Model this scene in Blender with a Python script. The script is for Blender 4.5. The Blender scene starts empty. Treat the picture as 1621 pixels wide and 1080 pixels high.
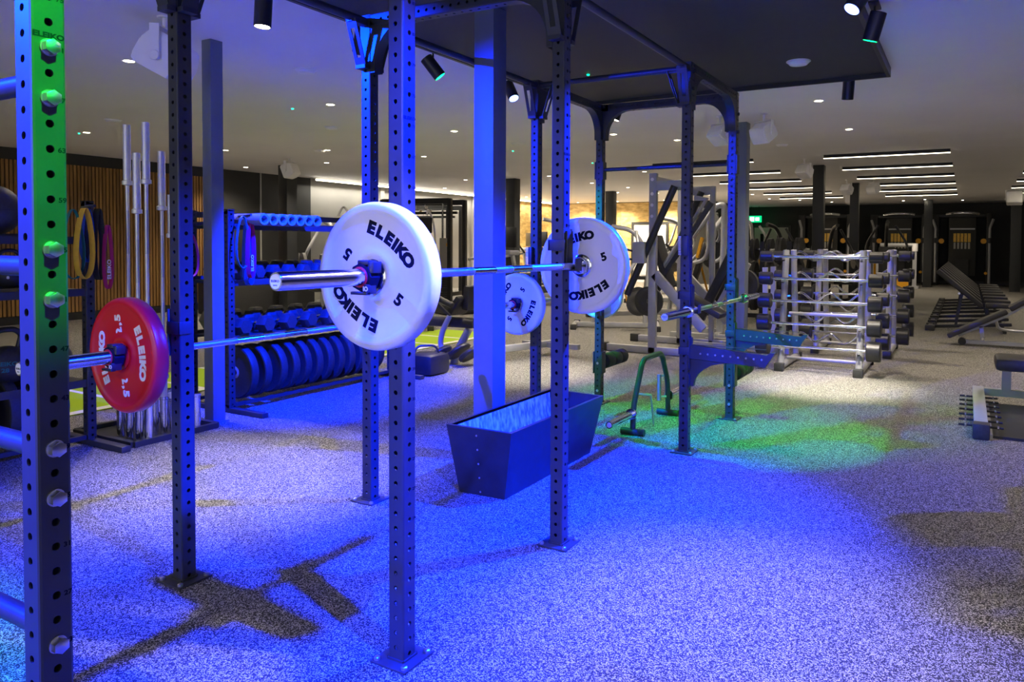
import bpy, bmesh, math, random
from mathutils import Vector, Matrix
random.seed(7)
PI = math.pi
C = bpy.context.scene.collection
scene = bpy.context.scene

# ------------------------------------------------------------------ camera
F, PIT, ROLL, YAW, PX, PY = 1163.89, .0295, .0055, -.5087, 879.97, 419.83
CAM = Vector((1.6252, -.7914, 1.3927))
fw = Vector((math.sin(YAW)*math.cos(PIT), math.cos(YAW)*math.cos(PIT), -math.sin(PIT)))
r0 = Vector((math.cos(YAW), -math.sin(YAW), 0)); u0 = r0.cross(fw)
rt = r0*math.cos(ROLL)+u0*math.sin(ROLL); up = -r0*math.sin(ROLL)+u0*math.cos(ROLL)
cd = bpy.data.cameras.new('camera'); cam = bpy.data.objects.new('camera', cd); C.objects.link(cam)
M = Matrix((rt, up, -fw)).transposed().to_4x4(); M.translation = CAM
cam.matrix_world = M
cd.sensor_fit = 'HORIZONTAL'; cd.sensor_width = 36; cd.lens = F/1621*36
cd.shift_x = -(PX-810.5)/1621; cd.shift_y = (PY-540)/1621
cd.clip_start = .05; cd.clip_end = 100
scene.camera = cam

def bp(x, y, ax, v):
    d = fw+rt*((x-PX)/F)-up*((y-PY)/F)
    return CAM+d*((v-CAM[ax])/d[ax])
def onZ(x, y, v=0.): return bp(x, y, 2, v)
def onY(x, y, v): return bp(x, y, 1, v)
def onX(x, y, v): return bp(x, y, 0, v)

# ------------------------------------------------------------------ materials
def mat(name, col, rough=.5, metal=0., emit=None, es=0., var=0., vs=30., bump=0., spec=.5):
    m = bpy.data.materials.new(name); m.use_nodes = True
    nt = m.node_tree; b = nt.nodes['Principled BSDF']
    b.inputs['Base Color'].default_value = (*col, 1); b.inputs['Roughness'].default_value = rough
    b.inputs['Metallic'].default_value = metal; b.inputs['Specular IOR Level'].default_value = spec
    if emit: b.inputs['Emission Color'].default_value = (*emit, 1); b.inputs['Emission Strength'].default_value = es
    if var or bump:
        tc = nt.nodes.new('ShaderNodeTexCoord'); n = nt.nodes.new('ShaderNodeTexNoise'); n.inputs['Scale'].default_value = vs
        n.inputs['Detail'].default_value = 4; nt.links.new(tc.outputs['Object'], n.inputs['Vector'])
        if var:
            r = nt.nodes.new('ShaderNodeValToRGB')
            r.color_ramp.elements[0].position = .3; r.color_ramp.elements[1].position = .7
            r.color_ramp.elements[0].color = (*[c*(1-var) for c in col], 1); r.color_ramp.elements[1].color = (*[min(1, c*(1+var)) for c in col], 1)
            nt.links.new(n.outputs['Fac'], r.inputs['Fac']); nt.links.new(r.outputs['Color'], b.inputs['Base Color'])
        if bump:
            bu = nt.nodes.new('ShaderNodeBump'); bu.inputs['Strength'].default_value = bump; bu.inputs['Distance'].default_value = .002
            nt.links.new(n.outputs['Fac'], bu.inputs['Height']); nt.links.new(bu.outputs['Normal'], b.inputs['Normal'])
    return m
M_ = {}
M_['rack'] = mat('rack_powder_coat', (.034, .037, .044), .42, 0, var=.15, vs=8, bump=.05)
M_['black'] = mat('black_steel', (.018, .019, .022), .4, var=.2, vs=12)
M_['chrome'] = mat('polished_chrome', (.75, .76, .78), .14, 1, var=.06, vs=40)
M_['knurl'] = mat('knurled_steel', (.62, .63, .65), .38, 1, var=.12, vs=700, bump=.4)
M_['brushed'] = mat('brushed_steel', (.82, .81, .78), .42, .55, var=.05, vs=30)
M_['silver'] = mat('silver_paint', (.42, .43, .45), .36, .2, var=.06, vs=10)
M_['zinc'] = mat('zinc_bolt', (.65, .66, .66), .3, 1, var=.1, vs=60)
M_['wplate'] = mat('white_urethane', (.8, .8, .82), .33, var=.02, vs=6)
M_['rplate'] = mat('red_urethane', (.68, .008, .02), .3, var=.05, vs=6)
M_['rubber'] = mat('black_rubber', (.03, .031, .033), .55, var=.2, vs=60)
M_['ink'] = mat('dark_print', (.006, .008, .02), .8, var=.1, spec=.1)
M_['wink'] = mat('white_print', (.8, .8, .8), .5, var=.03)
M_['redbit'] = mat('red_plastic', (.6, .01, .04), .4, var=.05)
M_['pad'] = mat('black_vinyl', (.03, .03, .032), .45, var=.15, vs=40, bump=.1)
M_['foam'] = mat('dark_foam', (.03, .03, .03), .85, var=.3, vs=200, bump=.3)
M_['grayfoam'] = mat('grey_foam', (.22, .23, .26), .75, var=.1, vs=200, bump=.2)
M_['orange'] = mat('orange_paint', (.75, .36, .01), .45, var=.05)
M_['yellow'] = mat('yellow_rubber', (.72, .42, .03), .55, var=.06)
M_['column'] = mat('grey_column_paint', (.16, .19, .24), .5, var=.06, vs=4)
M_['darkcol'] = mat('dark_column_paint', (.03, .033, .036), .5, var=.08, vs=4)
M_['white'] = mat('white_plastic', (.9, .89, .9), .4, var=.03, vs=8)
M_['dwall'] = mat('dark_wall_paint', (.035, .036, .035), .7, var=.12, vs=1.5)
M_['gwall'] = mat('pale_grey_wall_paint', (.42, .41, .38), .8, var=.05, vs=1.5)
M_['ceil'] = mat('ceiling_paint', (.84, .83, .84), .9, var=.03, vs=.8)
M_['panel'] = mat('blue_black_ceiling_panel', (.014, .019, .028), .6, var=.12, vs=2)
M_['turf'] = mat('lime_green_turf', (.33, .5, .005), .85, var=.12, vs=300, bump=.5)
M_['tline'] = mat('white_turf_line', (.7, .7, .68), .85, var=.06, vs=300)
M_['teal'] = mat('teal_latex', (.01, .16, .16), .5, var=.05)
M_['blueband'] = mat('blue_latex', (.01, .08, .5), .5, var=.05)
M_['purple'] = mat('magenta_latex', (.35, .01, .12), .5, var=.05)
M_['screen'] = mat('weight_stack_label', (.8, .5, .08), .5, var=.2, vs=50)
M_['exitg'] = mat('exit_sign_green', (0, .3, .1), .5, 0, (0, .8, .25), .9)
M_['exitw'] = mat('exit_sign_white', (.8, .8, .8), .5, 0, (.9, 1, .95), 2.0)
M_['led'] = mat('led_strip_light', (1, .95, .85), .5, 0, (1, .87, .62), 7.0)
M_['lens'] = mat('downlight_lens', (1, .95, .85), .5, 0, (1, .86, .62), 22.0)
M_['glens'] = mat('green_spot_lens', (0, .5, .1), .5, 0, (0, 1, .2), 5.0)
M_['blens'] = mat('blue_spot_lens', (.1, .1, 1), .5, 0, (.15, .25, 1), 9.0)
M_['gled'] = mat('tiny_green_led', (0, .5, .1), .5, 0, (0, 1, .4), 6.0)
M_['door'] = mat('grey_door_paint', (.5, .49, .46), .6, var=.04)
M_['dglass'] = mat('dark_door_glass', (.02, .02, .02), .1)

def floor_mat():
    m = bpy.data.materials.new('speckled_rubber_floor'); m.use_nodes = True; nt = m.node_tree; N = nt.nodes; L = nt.links
    b = N['Principled BSDF']; b.inputs['Roughness'].default_value = .62; b.inputs['Specular IOR Level'].default_value = .35
    tc = N.new('ShaderNodeTexCoord')
    nz = N.new('ShaderNodeTexNoise'); nz.inputs['Scale'].default_value = 60; L.new(tc.outputs['Object'], nz.inputs['Vector'])
    mx = N.new('ShaderNodeVectorMath'); mx.operation = 'MULTIPLY_ADD'; mx.inputs[1].default_value = (.012, .012, 0)
    L.new(nz.outputs['Color'], mx.inputs[0]); L.new(tc.outputs['Object'], mx.inputs[2])
    v = N.new('ShaderNodeTexVoronoi'); v.inputs['Scale'].default_value = 290; L.new(mx.outputs[0], v.inputs['Vector'])
    s = N.new('ShaderNodeSeparateColor'); L.new(v.outputs['Color'], s.inputs[0])
    r = N.new('ShaderNodeValToRGB'); r.color_ramp.interpolation = 'LINEAR'
    e = r.color_ramp.elements; e[0].position = .62; e[0].color = (.026, .025, .0235, 1); e[1].position = .74; e[1].color = (.52, .5, .46, 1)
    L.new(s.outputs['Red'], r.inputs['Fac']); L.new(r.outputs['Color'], b.inputs['Base Color'])
    bu = N.new('ShaderNodeBump'); bu.inputs['Strength'].default_value = .25; bu.inputs['Distance'].default_value = .002
    L.new(s.outputs['Green'], bu.inputs['Height']); L.new(bu.outputs['Normal'], b.inputs['Normal'])
    return m
M_['floor'] = floor_mat()
def wood_mat(name, c1, c2, sc):
    m = bpy.data.materials.new(name); m.use_nodes = True; nt = m.node_tree; N = nt.nodes; L = nt.links; b = N['Principled BSDF']
    b.inputs['Roughness'].default_value = .55
    tc = N.new('ShaderNodeTexCoord'); mp = N.new('ShaderNodeMapping'); mp.inputs['Scale'].default_value = sc; L.new(tc.outputs['Object'], mp.inputs['Vector'])
    nz = N.new('ShaderNodeTexNoise'); nz.inputs['Scale'].default_value = 3; nz.inputs['Detail'].default_value = 6; L.new(mp.outputs[0], nz.inputs['Vector'])
    r = N.new('ShaderNodeValToRGB'); r.color_ramp.elements[0].position = .35; r.color_ramp.elements[1].position = .65
    r.color_ramp.elements[0].color = (*c1, 1); r.color_ramp.elements[1].color = (*c2, 1)
    L.new(nz.outputs['Fac'], r.inputs['Fac']); L.new(r.outputs['Color'], b.inputs['Base Color']); return m
M_['slat'] = wood_mat('oak_slats', (.22, .11, .03), (.42, .22, .06), (2, 6, .5))
M_['ply'] = wood_mat('osb_panel', (.42, .27, .08), (.75, .55, .22), (1.2, 1.2, 3))
M_['galv'] = wood_mat('scratched_galvanised_lining', (.22, .22, .24), (.92, .88, .88), (22, 16, 5))

# ------------------------------------------------------------------ mesh builder
class MB:
    def __init__(s): s.bm = bmesh.new()
    def add(s, vs, fs, mx=None):
        v = [s.bm.verts.new(mx @ Vector(p) if mx else Vector(p)) for p in vs]
        for f in fs:
            try: s.bm.faces.new([v[i] for i in f])
            except ValueError: pass
        return s
    def box(s, a, b, mx=None, bev=0.):
        x0, y0, z0 = a; x1, y1, z1 = b
        if x0 > x1: x0, x1 = x1, x0
        if y0 > y1: y0, y1 = y1, y0
        if z0 > z1: z0, z1 = z1, z0
        if bev > 0:
            t = bmesh.new(); bmesh.ops.create_cube(t, size=1)
            bmesh.ops.scale(t, vec=(x1-x0, y1-y0, z1-z0), verts=t.verts); bmesh.ops.translate(t, vec=((x0+x1)/2, (y0+y1)/2, (z0+z1)/2), verts=t.verts)
            bmesh.ops.bevel(t, geom=t.edges[:], offset=bev, segments=2, affect='EDGES', profile=.5)
            t.verts.ensure_lookup_table(); t.verts.index_update()
            vs = [v.co.copy() for v in t.verts]; fs = [[v.index for v in f.verts] for f in t.faces]; t.free()
            return s.add(vs, fs, mx)
        vs = [(x0, y0, z0), (x1, y0, z0), (x1, y1, z0), (x0, y1, z0), (x0, y0, z1), (x1, y0, z1), (x1, y1, z1), (x0, y1, z1)]
        return s.add(vs, [(0, 3, 2, 1), (4, 5, 6, 7), (0, 1, 5, 4), (1, 2, 6, 5), (2, 3, 7, 6), (3, 0, 4, 7)], mx)
    def beam(s, p0, p1, w, h=None, bev=0., roll=0.):
        p0, p1 = Vector(p0), Vector(p1); h = h or w; d = p1-p0
        q = d.to_track_quat('Y', 'Z').to_matrix().to_4x4(); q.translation = p0
        return s.box((-w/2, 0, -h/2), (w/2, d.length, h/2), q @ Matrix.Rotation(roll, 4, 'Y'), bev)
    def tube(s, pts, r, n=12, bend=0., cap=True):
        pts = [Vector(p) for p in pts]
        if bend > 0 and len(pts) > 2:
            q = [pts[0]]
            for i in range(1, len(pts)-1):
                a, b, c = pts[i-1], pts[i], pts[i+1]
                l = min(bend, (a-b).length*.48, (c-b).length*.48)
                A = b+(a-b).normalized()*l; B = b+(c-b).normalized()*l
                for k in range(6):
                    t = k/5; q.append(A*(1-t)**2+b*2*t*(1-t)+B*t*t)
            q.append(pts[-1]); pts = q
        rs = r if isinstance(r, (list, tuple)) else [r]*len(pts)
        rings = []; prev = None
        for i, p in enumerate(pts):
            t = ((pts[i+1]-p) if i == 0 else (p-pts[i-1]) if i == len(pts)-1 else (pts[i+1]-p).normalized()+(p-pts[i-1]).normalized()).normalized()
            if prev is None:
                x = t.orthogonal().normalized()
            else:
                x = (prev-t*prev.dot(t)).normalized()
            prev = x; y = t.cross(x)
            rings.append([s.bm.verts.new(p+(x*math.cos(2*PI*k/n)+y*math.sin(2*PI*k/n))*rs[i]) for k in range(n)])
        for a, b in zip(rings, rings[1:]):
            for k in range(n): s.bm.faces.new((a[k], a[(k+1) % n], b[(k+1) % n], b[k]))
        if cap:
            s.bm.faces.new(rings[0][::-1]); s.bm.faces.new(rings[-1])
        return s
    def ribbon(s, pts, w, wdir, t=.003):
        pts = [Vector(p) for p in pts]; wd = Vector(wdir).normalized()*(w/2); rows = []
        for i, p in enumerate(pts):
            tg = (pts[min(i+1, len(pts)-1)]-pts[max(i-1, 0)]).normalized(); nn = tg.cross(wd).normalized()*(t/2)
            rows.append([s.bm.verts.new(p+a*wd+b*nn) for a, b in ((-1, -1), (1, -1), (1, 1), (-1, 1))])
        for a, b in zip(rows, rows[1:]):
            for k in range(4): s.bm.faces.new((a[k], a[(k+1) % 4], b[(k+1) % 4], b[k]))
        s.bm.faces.new(rows[0][::-1]); s.bm.faces.new(rows[-1]); return s
    def lathe(s, prof, mx=None, n=32, closed=False):
        # prof: (radius, height) along local Z
        rings = []
        for r, z in prof:
            rings.append([s.bm.verts.new((mx if mx else Matrix()) @ Vector((r*math.cos(2*PI*k/n), r*math.sin(2*PI*k/n), z))) for k in range(n)])
        pr = list(zip(rings, rings[1:]))
        if closed: pr.append((rings[-1], rings[0]))
        for a, b in pr:
            for k in range(n): s.bm.faces.new((a[k], a[(k+1) % n], b[(k+1) % n], b[k]))
        if not closed:
            if prof[0][0] > 1e-6: s.bm.faces.new(rings[0][::-1])
            if prof[-1][0] > 1e-6: s.bm.faces.new(rings[-1])
        return s
    def prism(s, poly, t, mx=None):
        n = len(poly); vs = [(x, y, -t/2) for x, y in poly]+[(x, y, t/2) for x, y in poly]
        return s.add(vs, [tuple(range(n))[::-1], tuple(range(n, 2*n))]+[(i, (i+1) % n, n+(i+1) % n, n+i) for i in range(n)], mx)
    def text(s, st, size, mx, off=0., ext=.0004, xs=1.):
        cu = bpy.data.curves.new('t', 'FONT'); cu.body = st; cu.size = size; cu.align_x = 'CENTER'; cu.align_y = 'CENTER'
        cu.offset = off; cu.extrude = ext; cu.resolution_u = 3
        o = bpy.data.objects.new('t', cu); C.objects.link(o)
        dg = bpy.context.evaluated_depsgraph_get(); me = o.evaluated_get(dg).to_mesh()
        X = mx @ Matrix.Diagonal((xs, 1, 1, 1))
        s.add([v.co.copy() for v in me.vertices], [tuple(p.vertices) for p in me.polygons], X)
        o.evaluated_get(dg).to_mesh_clear(); bpy.data.objects.remove(o); bpy.data.curves.remove(cu)
        return s
    def build(s, name, m, parent=None, world=False, smooth=True, kind=None, label=None, merge=True):
        if merge: bmesh.ops.remove_doubles(s.bm, verts=s.bm.verts, dist=1e-5)
        bmesh.ops.recalc_face_normals(s.bm, faces=s.bm.faces)
        if world and parent is not None: s.bm.transform(chain(parent).inverted())
        me = bpy.data.meshes.new(name); s.bm.to_mesh(me); s.bm.free()
        me.materials.append(M_[m] if isinstance(m, str) else m)
        if smooth:
            me.polygons.foreach_set('use_smooth', [True]*len(me.polygons)); me.set_sharp_from_angle(angle=math.radians(35))
        o = bpy.data.objects.new(name, me); C.objects.link(o)
        if parent is not None: o.parent = parent
        if kind: o['kind'] = kind
        if label: o['label'] = label
        return o
def chain(o):
    m = Matrix()
    while o is not None:
        m = o.matrix_basis @ m; o = o.parent
    return m
def tag(o, label, cat, group=None, kind=None):
    o['label'] = label; o['category'] = cat
    if group: o['group'] = group
    if kind: o['kind'] = kind
    return o
def thing(name, label, cat, loc=(0, 0, 0), rz=0., group=None):
    o = bpy.data.objects.new(name, None); o.empty_display_size = .1; C.objects.link(o)
    o.matrix_basis = Matrix.Translation(loc) @ Matrix.Rotation(rz, 4, 'Z')
    return tag(o, label, cat, group)
def kids(o): return [c for c in bpy.data.objects if c.parent == o]
def dup(o, mx=None, label=None, parent=None, group=None):
    r = o.copy(); C.objects.link(r); r.parent = parent
    if mx is not None: r.matrix_basis = mx
    if label: r['label'] = label
    if group: r['group'] = group
    for ch in [c for c in kids(o) if c is not r]: dup(ch, parent=r)
    return r
def TR(x, y, z=0., rz=0.): return Matrix.Translation((x, y, z)) @ Matrix.Rotation(rz, 4, 'Z')
RX = Matrix.Rotation(PI/2, 4, 'X')      # local z -> -y
def AX(a):  # lathe axis
    return {'x': Matrix.Rotation(PI/2, 4, 'Y'), 'y': Matrix.Rotation(-PI/2, 4, 'X'), 'z': Matrix()}[a]

# ------------------------------------------------------------------ the room
H = 2.92
XL, YF, XR, YN = -12.1, 29.5, 6.0, -5.0
def struct(name, mb, m, **k): return mb.build(name, m, kind='structure', **k)
struct('floor', MB().box((XL-.2, YN, -.1), (XR, YF+2.2, 0)), 'floor')
struct('ceiling', MB().box((XL-.2, YN, H), (XR, YF+2.2, H+.1)), 'ceil')
w = MB().box((XL-.2, YN, 0), (XL, 11.75, H)); struct('wall_left', w, 'dwall')
struct('wall_left_far', MB().box((XL-.2, 11.75, 0), (XL, 24.2, H)).box((XL, 14.1, 0), (XL+.06, 14.25, H)).box((XL, 18.3, 0), (XL+.06, 18.45, H)), 'gwall')
struct('wall_back', MB().box((-6.4, YF, 0), (XR, YF+.2, H)).box((-6.4, 24.2, 0), (-6.2, YF, H)), 'dwall')
struct('wall_far_left', MB().box((XL-.2, 24.2, 0), (-6.4, 24.4, H)), 'dwall')
struct('wall_right', MB().box((XR, YN, 0), (XR+.2, YF, H)), 'dwall')
struct('wall_near', MB().box((XL-.2, YN-.2, 0), (-6.5, YN, H)).box((-6.5, YN-.2, 0), (XR+.2, YN, .35)).box((-6.5, YN-.2, 2.75), (XR+.2, YN, H)), 'dwall')
wf = MB()
for k in range(9): wf.box((-6.5+k*1.5, YN-.12, .35), (-6.5+k*1.5+.06, YN-.06, 2.75))
struct('window_added_1', wf, 'darkcol')  # unseen glazing added behind the camera to go with the fill light
wl = bpy.data.lights.new('added_fill', 'AREA'); wl.shape = 'RECTANGLE'; wl.size = 12; wl.size_y = 2.3; wl.energy = 90; wl.color = (.9, .93, 1)  # added soft fill from behind the camera for ceiling and near faces
wo = bpy.data.objects.new('added_fill', wl); C.objects.link(wo); wo.matrix_basis = Matrix.Translation((-.3, YN-.2, 1.55)) @ Matrix.Rotation(PI/2, 4, 'X')
sl = MB()
y = 2.6
while y < 8.9:
    sl.box((XL+.012, y, .14), (XL+.04, y+.042, 2.72)); y += .062
struct('trim_1', sl, 'slat', smooth=False)
struct('trim_2', MB().box((XL, 2.6, .14), (XL+.012, 8.9, 2.72)), 'black')
struct('baseboard_left', MB().box((XL, YN, 0), (XL+.05, 11.7, .13)), 'black')
struct('baseboard_back', MB().box((-6.2, YF-.03, 0), (XR, YF, .12)), 'black')
struct('trim_3', MB().box((XL, 9.0, 0), (XL+.02, 9.03, H)).box((XL, 10.3, 0), (XL+.02, 10.33, H)), 'gwall')
pl = MB()
for i in range(4): pl.box((XL+.02+i*1.26, 24.15, .0), (XL+.02+i*1.26+1.25, 24.19, H-.02))
struct('trim_4', pl, 'ply', smooth=False)
# side return dressed in the same board
struct('trim_5', MB().box((XL, 19.2, 0), (XL+.03, 24.15, H-.02)), 'ply')
# ceiling panel above the rig
struct('ceiling_panel', MB().box((-1.93, -2.2, 2.875), (1.0, 6.15, 2.92)), 'panel')
rim = MB()
for a, b in (((-1.96, -2.23, 2.84), (-1.93, 6.18, 2.92)), ((1.0, -2.23, 2.84), (1.03, 6.18, 2.92)), ((-1.93, 6.15, 2.84), (1.0, 6.18, 2.92)), ((-1.93, -2.23, 2.84), (1.0, -2.2, 2.92))): rim.box(a, b)
struct('trim_6', rim, 'black')
# turf
tf = tag(MB().box((-5.7, 2.2, 0), (-4.55, 8.6, .008)).build('turf_strip', 'turf'), 'lime green artificial turf strip behind the storage racks', 'turf', kind='stuff')
tl = MB()
for yy in (2.9, 3.6, 4.3, 5.0, 5.7, 6.4, 7.1, 7.8): tl.box((-5.7, yy, .008), (-4.6, yy+.05, .0095))
tl.box((-4.66, 2.2, .008), (-4.56, 8.6, .0098)).build('line_marking', 'tline', tf)

# doors far away
def glazed_door(n, x0, x1, yy, z1, win=True, m='door'):
    d = MB().box((x0, yy-.05, 0), (x1, yy, z1)).build('door_%d' % n, m, kind='structure')
    if win:
        for q in (.18, .68):
            MB().box((x0+(x1-x0)*q, yy-.06, 1.0), (x0+(x1-x0)*(q+.1), yy-.05, z1-.25)).build('glass', 'dglass', d)
    MB().box((x0-.09, yy-.07, 0), (x0, yy, z1+.09)).box((x1, yy-.07, 0), (x1+.09, yy, z1+.09)).box((x0, yy-.07, z1), (x1, yy, z1+.09)).build('frame', 'darkcol', d)
    return d
glazed_door(1, -9.0, -7.75, 24.14, 2.1, False, 'white')
glazed_door(2, -5.95, -4.6, YF, 2.08)

# exit sign
p = onY(1195, 347, YF-.7)
ex = thing('exit_sign', 'green lit exit sign hanging above the grey double door', 'sign', (p.x, p.y, p.z))
MB().box((-.26, -.03, -.13), (.26, .03, .13)).build('casing', 'exitg', ex)
MB().box((-.19, -.034, -.08), (-.02, -.03, .08)).box((.03, -.034, -.065), (.18, -.03, .065)).build('pictogram', 'exitw', ex)
MB().tube([(-.15, 0, .13), (-.15, 0, H-p.z)], .008, 6).tube([(.15, 0, .13), (.15, 0, H-p.z)], .008, 6).build('hanger', 'black', ex)

# ------------------------------------------------------------------ columns
def column(x, y, s, m, label, top=H, base=True):
    t = thing('steel_column', label, 'column', (x, y, 0))
    MB().box((-s/2, -s/2, .004), (s/2, s/2, top), bev=.004).build('shaft', m, t)
    if base: MB().box((-s/2-.02, -s/2-.02, 0), (s/2+.02, s/2+.02, .012)).build('base_plate', m, t)
    return t
column(-1.045, 3.125, .148, 'column', 'wide steel column beside the metal trough, lit bright blue', top=2.875)
column(-3.42, 2.86, .105, 'column', 'grey steel column right behind the upright barbell holder')
column(-.87, 8.47, .17, 'column', 'grey column between the two nearest white speakers pointing apart')
column(-.87, 14.07, .2, 'darkcol', 'dark grey column behind the fixed barbell racks, under the second set of strip lights')
column(-.8, 18.7, .2, 'darkcol', 'dark grey column left of the left lit cable station', base=False)
column(.5, 26.8, .25, 'darkcol', 'thin dark column between the two far cable stations')
column(2.93, 25.5, .27, 'darkcol', 'dark column at the far right edge of the gym')
column(-7.8, 14.0, .25, 'darkcol', 'black column just right of the blue lit column, behind the treadmill')
column(-7.45, 18.76, .25, 'darkcol', 'black column in front of the timber boarded far wall')
column(-10.24, 9.46, .25, 'darkcol', 'dark column under the white speaker by the dark left wall')

# ------------------------------------------------------------------ the rig
S = .064; HS = S/2; RW = -1.163; YS = [0, 1.08, 2.165, 3.906, 4.997]; RH = 2.59
def perf(mb, L, mx, z0a=.025, z0b=.05, r=.0082, s=S, n=12, cap=True):
    """square tube along local z with a row of round holes in every face"""
    h = s/2; c = .006; fwid = h-c
    base = [(-fwid, -.025), (-fwid/3, -.025), (fwid/3, -.025), (fwid, -.025), (fwid, -.00833), (fwid, .00833), (fwid, .025), (fwid/3, .025), (-fwid/3, .025), (-fwid, .025), (-fwid, .00833), (-fwid, -.00833)]
    circ = []
    for (a, b) in base:
        t = math.atan2(b/.025, a/fwid); circ.append((r*math.cos(t), r*math.sin(t)))
    for f in range(4):
        z0 = z0a if f % 2 == 0 else z0b
        R = mx @ Matrix.Rotation(PI/2*f, 4, 'Z')     # f=0: +x face, f=1: +y face
        zs = []; z = z0
        while z+.025 <= L-.005: zs.append(z); z += .05
        if zs[0]-.025 > 1e-4: mb.add([(h, -fwid, 0), (h, fwid, 0), (h, fwid, zs[0]-.025), (h, -fwid, zs[0]-.025)], [(0, 1, 2, 3)], R)
        e = zs[-1]+.025
        if L-e > 1e-4: mb.add([(h, -fwid, e), (h, fwid, e), (h, fwid, L), (h, -fwid, L)], [(0, 1, 2, 3)], R)
        for z in zs:
            vs = [(h, a, z+b) for a, b in base]+[(h, a, z+b) for a, b in circ]+[(h-.004, a, z+b) for a, b in circ]
            fs = [(i, (i+1) % 12, 12+(i+1) % 12, 12+i) for i in range(12)]+[(12+i, 12+(i+1) % 12, 24+(i+1) % 12, 24+i) for i in range(12)]
            mb.add(vs, fs, R)
        # rounded corner
        k = .3*c
        mb.add([(h, fwid, 0), (h-k, h-k, 0), (fwid, h, 0), (h, fwid, L), (h-k, h-k, L), (fwid, h, L)], [(0, 1, 4, 3), (1, 2, 5, 4)], R)
    if cap:
        mb.box((-h, -h, L), (h, h, L+.004), mx); mb.box((-h+.001, -h+.001, -.003), (h-.001, h-.001, 0), mx)
    return mb
rig = thing('power_rack', 'large dark perforated steel training rig filling the foreground, four bays long', 'rack', (-.58, 2.5, 0))
RO = Vector((-.58, 2.5, 0))
def base_plate_mb(bolts):
    mb = MB().box((-.075, -.075, 0), (.075, .075, .008), bev=.002)
    w = .006
    for f in range(4):
        mb.box((HS-.001, -HS, .008), (HS+w, HS, .008+w), Matrix.Rotation(PI/2*f, 4, 'Z'))
    return mb
up0 = None
def upright(x, y, num):
    global up0
    if up0 is None:
        o = perf(MB(), RH-.012, TR(0, 0, .008), .017, .042).build('upright', 'rack', rig)
        up0 = o
    else:
        o = up0.copy(); C.objects.link(o)
    o.parent = rig; o.matrix_basis = TR(x-RO.x, y-RO.y)
    base_plate_mb(1).build('base_plate', 'rack', o)
    for (a, b) in ((-.058, -.058), (.058, .058), (.058, -.058)):
        MB().lathe([(.011, .008), (.011, .016), (.007, .019)], TR(a, b), 10).build('anchor_bolt', 'zinc', o)
    if num:
        t = MB(); f = Matrix.Rotation(PI/2, 4, 'Z') @ Matrix.Rotation(PI/2, 4, 'X')
        for k in range(3, 104, 4):
            t.text(str(k), .0135, TR(HS+.0003, .0215, k*.025-.0015) @ f, .0004, .0001, 1.15)
        t.text('ELEIKO', .0145, TR(HS+.0003, .0, 1.798) @ f, .0007, .0001, 1.25)
        t.build('hole_numbers', 'ink', o, label='small black numbers and maker lettering', merge=False)
    return o
ups = {}
for j, yy in enumerate(YS):
    ups[('R', j)] = upright(0, yy, True); ups[('L', j)] = upright(RW, yy, False)
RI = Matrix.Translation(-RO)
def rp(mb, name, m='rack', **k): mb.bm.transform(RI); return mb.build(name, m, rig, **k)
ZT = RH-HS
# perforated cross beams
def hbeam(p0, p1):
    p0, p1 = Vector(p0), Vector(p1); d = p1-p0
    if abs(d.x) > abs(d.y): mx = Matrix.Translation(p0) @ Matrix.Rotation(PI/2 if d.x > 0 else -PI/2, 4, 'Y')
    else: mx = Matrix.Translation(p0) @ Matrix.Rotation(-PI/2 if d.y > 0 else PI/2, 4, 'X')
    rp(perf(MB(), d.length, mx, .075, .075, cap=False), 'cross_beam')
def arc(cx, cy, dx, dy):
    """quarter round gusset plate under a beam, leaving post (cx,cy) towards (dx,dy)"""
    R_ = .2; pts = [(HS, RH-S), (HS, RH-S-R_-.04), (HS+.03, RH-S-R_-.04)]
    for k in range(9):
        a = PI+(-PI/2)*k/8
        pts.append((HS+.03+R_+R_*math.cos(a), RH-S-R_-.0+R_*math.sin(a)))
    pts += [(HS+.03+R_+.04, RH-S)]
    ang = math.atan2(dy, dx)
    mx = TR(cx, cy, 0, ang) @ Matrix.Rotation(PI/2, 4, 'X')
    for off in (-HS+.004, HS-.004):
        rp(MB().prism(pts, .006, Matrix.Translation((-math.sin(ang)*off, math.cos(ang)*off, 0)) @ mx), 'arc_gusset')
    inner = MB()
    q = [(HS+.03+R_+R_*math.cos(PI-PI/2*k/8), RH-S-R_+R_*math.sin(PI-PI/2*k/8)) for k in range(9)]
    q = [(HS+.03, RH-S-R_-.04)]+q+[(HS+.03+R_+.04, RH-S-.001)]
    vs = [(a, -HS+.004, b) for a, b in q]+[(a, HS-.004, b) for a, b in q]; n = len(q)
    inner.add(vs, [(i, i+1, n+i+1, n+i) for i in range(n-1)], TR(cx, cy, 0, ang)); rp(inner, 'arc_gusset')
for j in (2, 4):
    hbeam((RW+HS, YS[j], ZT), (-HS, YS[j], ZT)); arc(RW, YS[j], 1, 0); arc(0, YS[j], -1, 0)
for x in (0, RW):
    hbeam((x, YS[3]+HS, ZT), (x, YS[4]-HS, ZT)); arc(x, YS[3], 0, 1); arc(x, YS[4], 0, -1)
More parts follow.
